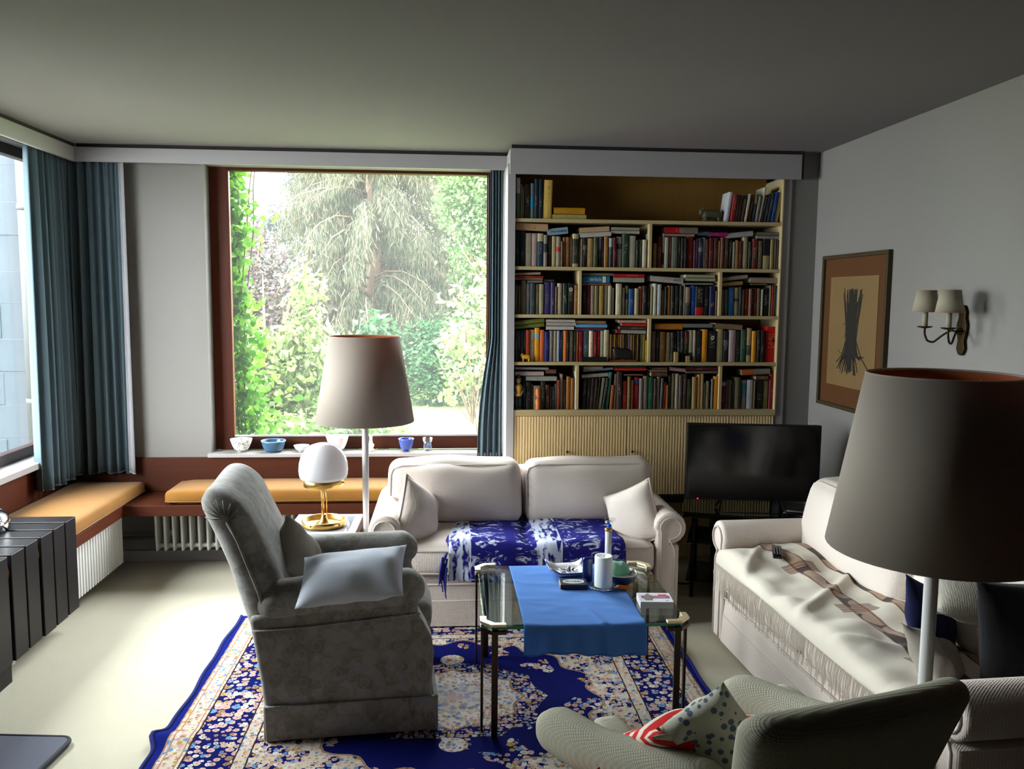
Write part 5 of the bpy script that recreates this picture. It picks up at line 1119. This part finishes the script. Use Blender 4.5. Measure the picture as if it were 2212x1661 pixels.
# ================================================================== WALL LAMP
t = thing('wall_lamp', 'brass wall lamp with two small cream shades on the right wall', 'lamp', (2.228, 3.465, 1.56)); A = MT['brassold']
pr = [(0, -.115), (.016, -.11), (.03, -.085), (.022, -.05), (.034, -.01), (.036, .02), (.024, .05), (.026, .075), (.014, .098), (0, .105)]
pr = pr+[(-a, b) for a, b in pr[1:-1][::-1]]
prism('wall_plate', pr, -.014, -.001, 'x', A, t, .004, 2)
lathe('boss', [(.001, -.035), (.012, -.03), (.018, -.014), (.02, -.012), (.001, -.012)], A, t, 16, (0, 0, -.01), 'x')
for s, ang in ((1, 0), (-1, 0)):
    cx, cy = -.125, s*.088
    pts = [(-.03, s*.004, -.012), (-.045, s*.02, -.005), (-.07, s*.045, -.030), (-.095, s*.068, -.062), (-.115, s*.082, -.055), (cx, cy, -.025), (cx, cy, .0)]
    # smooth the arm
    P2 = []
    for i in range(len(pts)-1):
        for q in range(4): P2.append(Vector(pts[i]).lerp(Vector(pts[i+1]), q/4))
    P2.append(Vector(pts[-1])); P2 = [P2[0]]+[(P2[i-1]+P2[i]*2+P2[i+1])/4 for i in range(1, len(P2)-1)]+[P2[-1]]
    tube('arm', P2, .0045, A, t, 8)
    lathe('drip_pan', [(.001, 0), (.012, 0), (.03, .005), (.032, .009), (.028, .007), (.001, .006)], A, t, 24, (cx, cy, 0))
    lathe('candle_sleeve', [(.001, .006), (.0115, .006), (.011, .072), (.001, .072)], MT['smallshade'], t, 16, (cx, cy, 0))
    s_ = lathe('lamp_shade', [(.056, .072), (.040, .166), (.0385, .166), (.0545, .072)], MT['smallshade'], t, 36, (cx, cy, 0), closed=True)
    for r, z in ((.0565, .073), (.041, .165)): tube('shade_trim', [(cx+r*math.cos(a*PI/16), cy+r*math.sin(a*PI/16), z) for a in range(32)], .002, plain('beige_trim', (150, 120, 100)), s_, 5, close=True)

# ================================================================== FRAMED PICTURE
t = thing('framed_picture', 'tall framed ink drawing of a bundle of sticks on right wall', 'picture', (2.229, 4.455, 1.502)); hw, hh = .372, .434
FR = wood('dark_olive_frame', (54, 46, 30), (70, 60, 40), .5, 2)
for a in ((-hw, hw, hh-.022, hh), (-hw, hw, -hh, -hh+.022)): box('frame', -.026, 0, a[0], a[1], a[2], a[3], FR, t, .003)
for a in ((-hw, -hw+.022), (hw-.022, hw)): box('frame', -.026, 0, a[0], a[1], -hh+.022, hh-.022, FR, t, .003)
box('mount', -.010, -.001, -hw+.02, hw-.02, -hh+.02, hh-.02, wood('brown_mount', (76, 48, 24), (90, 58, 32), .7, 2), t, 0)
box('print_paper', -.013, -.010, -hw+.10, hw-.10, -hh+.13, hh-.125, plain('old_paper', (116, 92, 58), .8), t, 0)
bm = bmesh.new(); r = random.Random(4)
for q in range(110):
    yc = r.gauss(0, .026); top_ = r.uniform(.15, .245); bot = -r.uniform(.10, .235)
    fan0, fan1 = yc*1.6+r.gauss(0, .01), yc*2.6+r.gauss(0, .022)
    pts = [(-.0135-.0001*(q % 6), p[0], p[1]) for p in ((fan0, top_), (yc*1.1, .06), (yc*.9, -.04), (fan1*.6, -.13), (fan1, bot))]
    if q % 9 == 0: pts = pts[:2]+[(pts[0][0], yc+r.choice((-1, 1))*r.uniform(.03, .06), r.uniform(-.06, .1))]
    addtube(bm, [Vector(p) for p in pts], [r.uniform(.0010, .0034)]*len(pts), 3)
stuff(link('ink_strokes', mesh(bm), plain('black_ink', (30, 28, 20), .8), t))

# ================================================================== TELEVISION AND ITS STAND
t = thing('television', 'black flat television with dark screen on the glass stand', 'television', (1.695, 4.475, .508), math.radians(-9))
box('bezel', -.365, .365, -.012, .02, .055, .485, MT['black'], t, .004); box('screen', -.357, .357, -.0135, -.0118, .066, .477, MT['blackgloss'], t, .0005)
softbox('rear_housing', -.28, .28, .018, .055, .10, .40, .012, MT['black'], t, n=6)
for s in (-.16, .16):
    tube('stand_leg', [(s, .01, .06), (s+.02*(1 if s > 0 else -1), -.05, .008), (s+.03*(1 if s > 0 else -1), -.085, .004)], .007, MT['black'], t, 8)
    tube('stand_leg', [(s, .01, .06), (s+.02*(1 if s > 0 else -1), .07, .006)], .007, MT['black'], t, 8)
tube('stand_bar', [(-.19, -.085, .004), (.19, -.085, .004)], .0042, MT['black'], t, 6)
e = NT('red_standby_light'); e.base((.4, 0, 0)); e.b.inputs['Emission Color'].default_value = (1, .02, .02, 1); e.b.inputs['Emission Strength'].default_value = 4
lathe('standby_light', [(.001, -.002), (.0028, -.002), (.0028, .002), (.001, .002)], e.m, t, 10, (-.296, -.015, .0605), 'y')
RS = math.atan2(-.31, .55)
t = thing('tv_stand', 'two-tier smoked glass television stand with black legs', 'stand', (1.715, 4.55, 0), math.radians(-20))
for nm, z, k in (('glass_shelf', .492, 1), ('glass_shelf', .466, .96), ('glass_shelf', .315, .9), ('glass_shelf', .10, .9)):
    o = prism(nm, [(-.37*k, -.20*k), (.30*k, -.20*k), (.37*k, -.10*k), (.37*k, .20*k), (-.37*k, .20*k)], z, z+.009, 'z', MT['tvglass'], t, .001, 1)
for x, y in ((-.30, -.15), (.28, -.15), (.28, .15), (-.30, .15)): tube('leg', [(x, y, 0), (x, y, .49)], .011, MT['black'], t, 10)
o = box('set_top_box', -.17, .17, -.11, .11, 0, .075, MT['black'], None, .006, loc=(1.665, 4.545, .325), rot=(0, 0, math.radians(-20))); tag(o, 'black video recorder on the middle shelf of the television stand', 'player')
o = thing('record_box', 'black speaker box with upright grille bars on the lowest shelf of television stand', 'speaker', (1.66, 4.53, .11), math.radians(-20)); box('case', -.16, .16, -.10, .12, 0, .17, MT['black'], o, .004)
for q in range(9): box('grille_bar', -.14+q*.034, -.128+q*.034, -.112, -.1, .01, .16, plain('dark_grey_bar', (64, 62, 56)) if q == 0 else bpy.data.materials['dark_grey_bar'], o, .001)
o = thing('paper_sheets', 'white sheets of paper under a black remote on the television stand', 'paper', (1.935, 4.40, .502), math.radians(-34))
for q in range(3): box('sheet', -.07, .07, -.05-.004*q, .05-.004*q, .0016*q, .0016*q+.001, MT['white'], o, 0)
o = thing('remote_control', 'black remote control on white papers beside the television', 'remote', (1.925, 4.345, .508), math.radians(-14)); softbox('case', -.075, .075, -.016, .016, 0, .016, .006, MT['blackgloss'], o, n=6)
o = tube('power_cable', [(1.315, 4.60, .46), (1.30, 4.58, .35), (1.26, 4.62, .22), (1.25, 4.68, .09), (1.30, 4.72, .012), (1.42, 4.70, .008), (1.5, 4.8, .006)], .004, MT['black']); tag(o, 'black cable hanging between two-seat sofa and television stand', 'cable')

# ================================================================== THINGS ON THE WINDOW SILL
ZS = .6905
def speckled():
    t = NT('speckled_china'); o = t.coord(); d, c = t.voro(t.mapping(o, sc=(1, 1, 2.2)), 60, 1); t.base(t.mix(t.math('LESS_THAN', d, .34), lin((226, 224, 218)), lin((50, 56, 60)))); t.rough(.3, .5); return t.m
def bowl(name, label, x, y, r, h, foot, mat, rim=None, shape=.5):
    t = thing(name, label, 'bowl', (x, y, ZS)); n = 9; out = [(.001, 0), (foot, 0), (foot*.95, .006)]
    for i in range(n+1):
        k = i/n; out.append((foot+(r-foot)*(k**shape), .006+(h-.006)*k))
    inn = [(max(.001, a-.0035), b+(.003 if b < h-.002 else 0)) for a, b in out[3:]][::-1]
    lathe('bowl_body', out+inn+[(.001, .010)], mat, t, 40)
    if rim: tube('rim', [((r-.0015)*math.cos(a*PI/20), (r-.0015)*math.sin(a*PI/20), h+.001) for a in range(40)], .003, rim, t, 6, close=True)
    return t
bowl('bowl', 'white bowl with black speckles at the left end of the window sill', -1.302, 5.365, .068, .082, .026, speckled())
bowl('bowl', 'wide blue glazed bowl second from left on the window sill', -1.10, 5.355, .076, .070, .045, plain('teal_blue_glaze', (58, 92, 122), .2, .3, 14, .5), plain('pale_blue_rim', (110, 150, 180), .2))
bowl('bowl', 'small shallow white dish on the window sill left of opal lamp', -.925, 5.36, .05, .040, .02, MT['white'])
bowl('bowl', 'tall white bowl behind the opal lamp dome on window sill', -.70, 5.365, .072, .098, .026, MT['white'])
bowl('bowl', 'blue footed bowl right of the floor lamp on window sill', -.262, 5.355, .050, .082, .018, plain('cobalt_glaze', (64, 84, 160), .2, .2, 20, .5), None, .4)
t = thing('candle_holder', 'pale turned candle holder with green candle on window sill', 'candle holder', (-.487, 5.36, ZS))
lathe('holder', [(.001, 0), (.022, 0), (.024, .006), (.014, .02), (.020, .032), (.021, .042), (.010, .055), (.012, .062), (.009, .07), (.010, .098), (.014, .104), (.001, .104)], plain('bone_china', (226, 214, 196), .4), t, 24)
lathe('candle', [(.001, .104), (.0075, .104), (.0075, .17), (.002, .174), (.001, .174)], plain('green_wax', (140, 220, 120), .4), t, 14)
t = thing('drinking_glass', 'clear tumbler with pale blue print on window sill', 'glass', (-.125, 5.36, ZS))
lathe('glass_body', [(.001, 0), (.026, 0), (.031, .086), (.029, .086), (.0245, .006), (.001, .006)], MT['clear'], t, 28)
for q in range(3): box('blue_print', -.004, .004, -.0305, -.0295, .02, .055, MT['bluechina'], t, 0, rot=(0, 0, -.6+q*.6))

# ================================================================== OUTDOORS
def lawn_mat():
    t = NT('lawn_grass'); o = t.coord(); a = t.noise(o, .6, 4); b = t.noise(o, 40, 3)
    t.base(t.mix(b, t.mix(a, lin((84, 106, 50)), lin((118, 130, 76))), lin((136, 144, 96)))); t.rough(.9, .1); t.bump(b, .6, .02); return t.m
struct(box('lawn', -30, 30, 5.62, 60, -.30, -.08, lawn_mat(), bev=0))
struct(box('paving', -12, -2.63, -8, 5.9, -.30, -.10, plain('grey_paving', (110, 108, 102), .9, .15, 3), bev=0))
# whitewashed block wall seen through the side window
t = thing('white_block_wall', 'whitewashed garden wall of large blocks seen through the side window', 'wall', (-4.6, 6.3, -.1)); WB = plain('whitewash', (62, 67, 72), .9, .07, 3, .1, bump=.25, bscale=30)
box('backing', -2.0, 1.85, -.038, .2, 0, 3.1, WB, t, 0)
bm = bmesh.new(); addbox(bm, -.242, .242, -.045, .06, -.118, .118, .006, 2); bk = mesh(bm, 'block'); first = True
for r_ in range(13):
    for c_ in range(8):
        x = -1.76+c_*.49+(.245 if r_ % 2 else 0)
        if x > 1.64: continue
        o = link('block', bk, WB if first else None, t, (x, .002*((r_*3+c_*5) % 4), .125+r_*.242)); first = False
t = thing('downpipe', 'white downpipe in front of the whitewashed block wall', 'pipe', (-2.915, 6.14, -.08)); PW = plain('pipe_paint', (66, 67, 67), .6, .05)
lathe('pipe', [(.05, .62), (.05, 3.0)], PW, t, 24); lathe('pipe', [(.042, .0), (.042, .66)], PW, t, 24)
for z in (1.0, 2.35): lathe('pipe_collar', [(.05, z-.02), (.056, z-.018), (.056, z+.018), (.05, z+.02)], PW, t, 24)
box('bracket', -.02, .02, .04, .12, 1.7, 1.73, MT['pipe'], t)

def rotmats(n, tilt, r):
    """random leaf frames: direction d and side vector s"""
    az = r.uniform(0, 2*PI, n); el = tilt(n); d = np.stack([np.cos(az)*np.cos(el), np.sin(az)*np.cos(el), np.sin(el)], 1)
    a = r.normal(size=(n, 3)); s = np.cross(d, a); s /= np.linalg.norm(s, axis=1)[:, None]+1e-9; return d, s
def leaves(P, L, Wd, tilt, seed, fold=.25):
    r = np.random.default_rng(seed); n = len(P); d, s = rotmats(n, tilt, r); l = (L*r.uniform(.6, 1.25, n))[:, None]; w_ = l*Wd
    nrm = np.cross(d, s); a = P; b = P+d*l*.45+s*w_*.5+nrm*w_*fold; c = P+d*l; e = P+d*l*.45-s*w_*.5+nrm*w_*fold
    V = np.stack([a, b, c, e], 1).reshape(-1, 3); k = np.arange(n)[:, None]*4; F = np.concatenate([k+[0, 1, 2], k+[0, 2, 3]], 1).reshape(-1, 3); return V, F
def cloud(blobs, n, seed, clump=2.2, thr=.42, shell=.5):
    """points in ellipsoids, gathered into clumps, denser near the surface"""
    r = np.random.default_rng(seed); B = np.array(blobs, float); vol = B[:, 3]*B[:, 4]*B[:, 5]; k = r.choice(len(B), n, p=vol/vol.sum())
    v = r.normal(size=(n, 3)); v /= np.linalg.norm(v, axis=1)[:, None]; rad = r.uniform(shell**3, 1, n)**(1/3)
    m = max(30, n//60); c = r.normal(size=(m, 3)); c /= np.linalg.norm(c, axis=1)[:, None]; c *= r.uniform(shell, 1, m)[:, None]
    j = r.integers(0, m, n); q = c[j]+r.normal(size=(n, 3))*.11*thr*2; q = np.where((r.uniform(size=n) < .72)[:, None], q, v*rad[:, None])
    return B[k, :3]+q*B[k, 3:6]
def branches(name, base, ends, r0, mat, parent, seed=1):
    bm = bmesh.new(); rr = random.Random(seed)
    for e in ends:
        b = Vector(base); e = Vector(e); mid = (b+e)/2+Vector((rr.uniform(-.1, .1), rr.uniform(-.1, .1), rr.uniform(0, .2)))*(e-b).length*.4
        addtube(bm, [b, (b+mid)/2, mid, (mid+e)/2, e], [r0, r0*.8, r0*.6, r0*.4, r0*.12], 6)
    return link(name, mesh(bm), mat, parent, smooth=True)
BARK = plain('bark', (96, 78, 64), .9, .25, 12, bump=.5, bscale=20)
def plant(name, label, cat, base, blobs, n, L, Wd, mat, seed, tilt=None, trunk=.05, group=None, shell=.5, nbr=10):
    t = thing(name, label, cat, base, 0, group); P = cloud(blobs, n, seed, shell=shell)
    V, F = leaves(P, L, Wd, tilt or (lambda m_: rng.uniform(-.9, .7, m_)), seed)
    stuff(fastmesh('foliage', V, F, mat, t)); r = random.Random(seed)
    top_ = max(b[2]+b[5]*.6 for b in blobs); cx = sum(b[0] for b in blobs)/len(blobs); cy = sum(b[1] for b in blobs)/len(blobs)
    tube('trunk', [(0, 0, -.05), (cx*.3, cy*.3, top_*.35), (cx*.7, cy*.7, top_*.7), (cx, cy, top_)], [trunk, trunk*.8, trunk*.5, trunk*.15], BARK, t, 8)
    ends = []
    for q in range(nbr):
        b = r.choice(blobs); ends.append((b[0]+b[3]*r.uniform(-.8, .8), b[1]+b[4]*r.uniform(-.8, .8), b[2]+b[5]*r.uniform(-.6, .8)))
    branches('branch', (cx*.4, cy*.4, top_*.25), ends, trunk*.55, BARK, t, seed); return t
down = lambda m_: rng.normal(-1.15, .28, m_)
G1 = leafmat('ivy_leaf', (56, 108, 20), (108, 158, 40), .58); G2 = leafmat('pale_shrub_leaf', (93, 117, 55), (133, 143, 99), .5)
G3 = leafmat('conifer_needles', (52, 64, 45), (93, 86, 68), .25); G4 = leafmat('bright_tree_leaf', (68, 104, 55), (121, 137, 93), .5)
G5 = leafmat('bluish_conifer', (59, 71, 68), (86, 93, 93), .25); G6 = leafmat('deep_green_leaf', (37, 74, 43), (68, 99, 62), .4); G7 = leafmat('copper_leaf', (66, 56, 56), (88, 78, 74), .3)
GY = -.08
# ivy climbing beside the window
t = thing('climbing_ivy', 'bright green ivy climbing up the left edge of the garden window', 'ivy', (-1.50, 5.78, GY)); r = np.random.default_rng(3)
n = 5200; z = r.uniform(.1, 2.75, n)**1.0; wd = .10+.10*np.exp(-((z-1.05)/.35)**2)+.03*np.sin(z*9); P = np.stack([r.normal(.02, 1, n)*wd*.75+.03, r.normal(0, .05, n), z], 1)
V, F = leaves(P, .055, .95, lambda m_: r.normal(-.5, .5, m_), 5); stuff(fastmesh('foliage', V, F, G1, t))
bm = bmesh.new(); rr = random.Random(8)
for q in range(9):
    x = rr.uniform(-.08, .10); pts = [(x, 0, 0)]
    for s in range(9): x += rr.uniform(-.03, .04); pts.append((x, rr.uniform(-.02, .02), .31*(s+1)))
    addtube(bm, [Vector(p) for p in pts], .005, 5)
for q in range(5): a = rr.uniform(.5, 1.2); addtube(bm, [Vector((.08, 0, a)), Vector((.18, -.02, a+.14)), Vector((.22+rr.uniform(0, .08), -.03, a+.34))], [.004, .003, .0015], 5)
link('stem', mesh(bm), BARK, t, smooth=True)
box('post', -.24, -.14, .03, .13, 0, 2.9, MT['teak'], t, .004)
# shrubs at the left, near
plant('large_leaf_shrub', 'pale green large leaved shrub with upright leaf tufts, left in the garden', 'shrub', (-1.75, 8.3, GY), [(-.35, 0, .75, .75, .5, .75), (.35, .1, 1.0, .5, .4, .6), (.32, .1, 1.75, .22, .2, .35), (-.5, .2, 1.35, .4, .35, .35)], 8000, .105, .5, G2, 21, lambda m_: rng.normal(.35, .55, m_), .03, None, .3, 16)
plant('large_leaf_shrub', 'low light green shrub at the bottom left beyond the window sill', 'shrub', (-1.15, 7.3, GY), [(-.3, 0, .35, .75, .45, .42), (.35, .2, .4, .5, .4, .42)], 7000, .085, .55, leafmat('fresh_leaf', (64, 105, 37), (121, 137, 80), .5), 22, None, .02, None, .3, 14)
plant('climber', 'yellow green climber hanging on the middle conifer', 'climber', (-.95, 10.6, GY), [(0, 0, 1.15, .28, .3, .5), (-.1, 0, .5, .45, .3, .45)], 1500, .13, .7, G6, 23, None, .03, None, .3, 10)
plant('copper_shrub', 'reddish brown shrub behind the pale shrub at the left', 'shrub', (-3.3, 13.5, GY), [(-.2, 0, 2.4, 1.0, .7, .8), (.3, 0, 1.4, 1.2, .8, 1.1)], 9000, .09, .55, G7, 24, None, .06, None, .3, 14)
# conifer with drooping grey green branches
tc = thing('conifer', 'big drooping grey green conifer in the middle of the garden', 'tree', (-1.35, 15.2, GY)); r = np.random.default_rng(31); rr = random.Random(31)
tube('trunk', [(0, 0, -.1), (.05, 0, 2.5), (0, 0, 5.2), (0, 0, 7.6)], [.16, .13, .08, .02], BARK, tc, 10)
segs = []; bm = bmesh.new()
for q in range(150):
    z = rr.uniform(.5, 7.2); ln_ = (2.3-.22*z)*rr.uniform(.65, 1.1)+.2; a = rr.uniform(0, 2*PI)
    p = [Vector((ln_*k*math.cos(a+.15*k), ln_*k*math.sin(a+.15*k), z+.35*math.sin(k*2.6)*ln_*.4-.55*ln_*k*k*.5)) for k in (0, .25, .5, .75, 1)]
    addtube(bm, p, [.028, .022, .016, .01, .004], 5); segs += list(zip(p[:-1], p[1:]))[1:]
link('branch', mesh(bm), BARK, tc, smooth=True)
S0 = np.array([a for a, b in segs]); S1 = np.array([b for a, b in segs]); k = r.integers(0, len(segs), 110000); u = r.uniform(0, 1, 110000)[:, None]
P = S0[k]*(1-u)+S1[k]*u+r.normal(size=(110000, 3))*[.07, .07, .05]; P[:, 2] -= r.uniform(0, 1, 110000)**2*.5
V, F = leaves(P, .17, .09, lambda m_: r.normal(-1.2, .3, m_), 32); stuff(fastmesh('needles', V, F, G3, tc))
tc = thing('conifer', 'taller bluish conifer top rising behind the drooping one', 'tree', (-2.3, 19.5, GY)); r = np.random.default_rng(35)
tube('trunk', [(0, 0, -.1), (0, 0, 4), (0, 0, 9)], [.2, .13, .02], BARK, tc, 10); segs = []; bm = bmesh.new()
for q in range(110):
    z = rr.uniform(2.5, 8.8); ln_ = (3.0-.26*z)*rr.uniform(.7, 1.1)+.2; a = rr.uniform(0, 2*PI); p = [Vector((ln_*k*math.cos(a), ln_*k*math.sin(a), z-.25*ln_*k*k)) for k in (0, .33, .66, 1)]
    addtube(bm, p, [.03, .022, .012, .004], 5); segs += list(zip(p[:-1], p[1:]))
link('branch', mesh(bm), BARK, tc, smooth=True)
S0 = np.array([a for a, b in segs]); S1 = np.array([b for a, b in segs]); k = r.integers(0, len(segs), 80000); u = r.uniform(0, 1, 80000)[:, None]
P = S0[k]*(1-u)+S1[k]*u+r.normal(size=(80000, 3))*[.12, .12, .08]; V, F = leaves(P, .2, .12, lambda m_: r.normal(-.5, .5, m_), 36); stuff(fastmesh('needles', V, F, G5, tc))
# leafy trees at the right
plant('leafy_tree', 'light green leafy tree at the right edge of the garden view', 'tree', (.95, 13.2, GY), [(-.15, 0, 1.3, .75, .7, 1.1), (-.2, 0, 2.6, .8, .7, .9), (-.3, 0, 4.0, .9, .8, 1.0), (-.75, .1, 3.2, .45, .5, .5), (.7, 0, 1.6, .9, .7, 1.3), (-.75, -.1, .9, .45, .5, .7)], 30000, .085, .6, G4, 41, None, .09, None, .35, 26)
plant('leafy_tree', 'broad pale leaved tree behind the right hand tree', 'tree', (1.0, 17.0, GY), [(-.2, 0, 2.2, 1.6, 1.1, 1.7), (.1, 0, 4.9, 1.5, 1.0, 1.3), (-1.0, 0, 4.0, .8, .7, .6)], 20000, .13, .6, leafmat('pale_tree_leaf', (93, 117, 80), (132, 142, 111), .5), 42, None, .12, None, .35, 24)
plant('near_branch', 'large pale leaves on twigs close to the right side of the garden window', 'branch', (.35, 8.4, GY), [(-.32, 0, 1.35, .22, .2, .22), (-.25, 0, 1.75, .25, .2, .12), (-.2, 0, 1.0, .2, .2, .2), (-.35, 0, .75, .2, .15, .15), (0, 0, 1.5, .3, .2, .7)], 420, .09, .8, G2, 43, lambda m_: rng.normal(-.3, .5, m_), .014, None, .2, 16)
plant('dark_shrub', 'dark green shrub at the foot of the conifer', 'shrub', (-.15, 13.6, GY), [(-.1, 0, .7, .8, .6, .75), (.6, .2, .5, .5, .5, .5)], 9000, .08, .5, G6, 44, None, .04, None, .3, 12)
# hedge closing the garden
plant('hedge', 'long green hedge closing the far end of the garden', 'hedge', (-3.0, 24, GY), [(-10+2.4*q, .5*math.sin(q*2), 1.6+.4*math.sin(q*1.7), 1.6, 1.0, 1.9+.3*math.sin(q*2.3)) for q in range(9)], 42000, .17, .6, leafmat('hedge_leaf', (74, 93, 62), (111, 124, 93), .4), 51, None, .1, None, .5, 30)
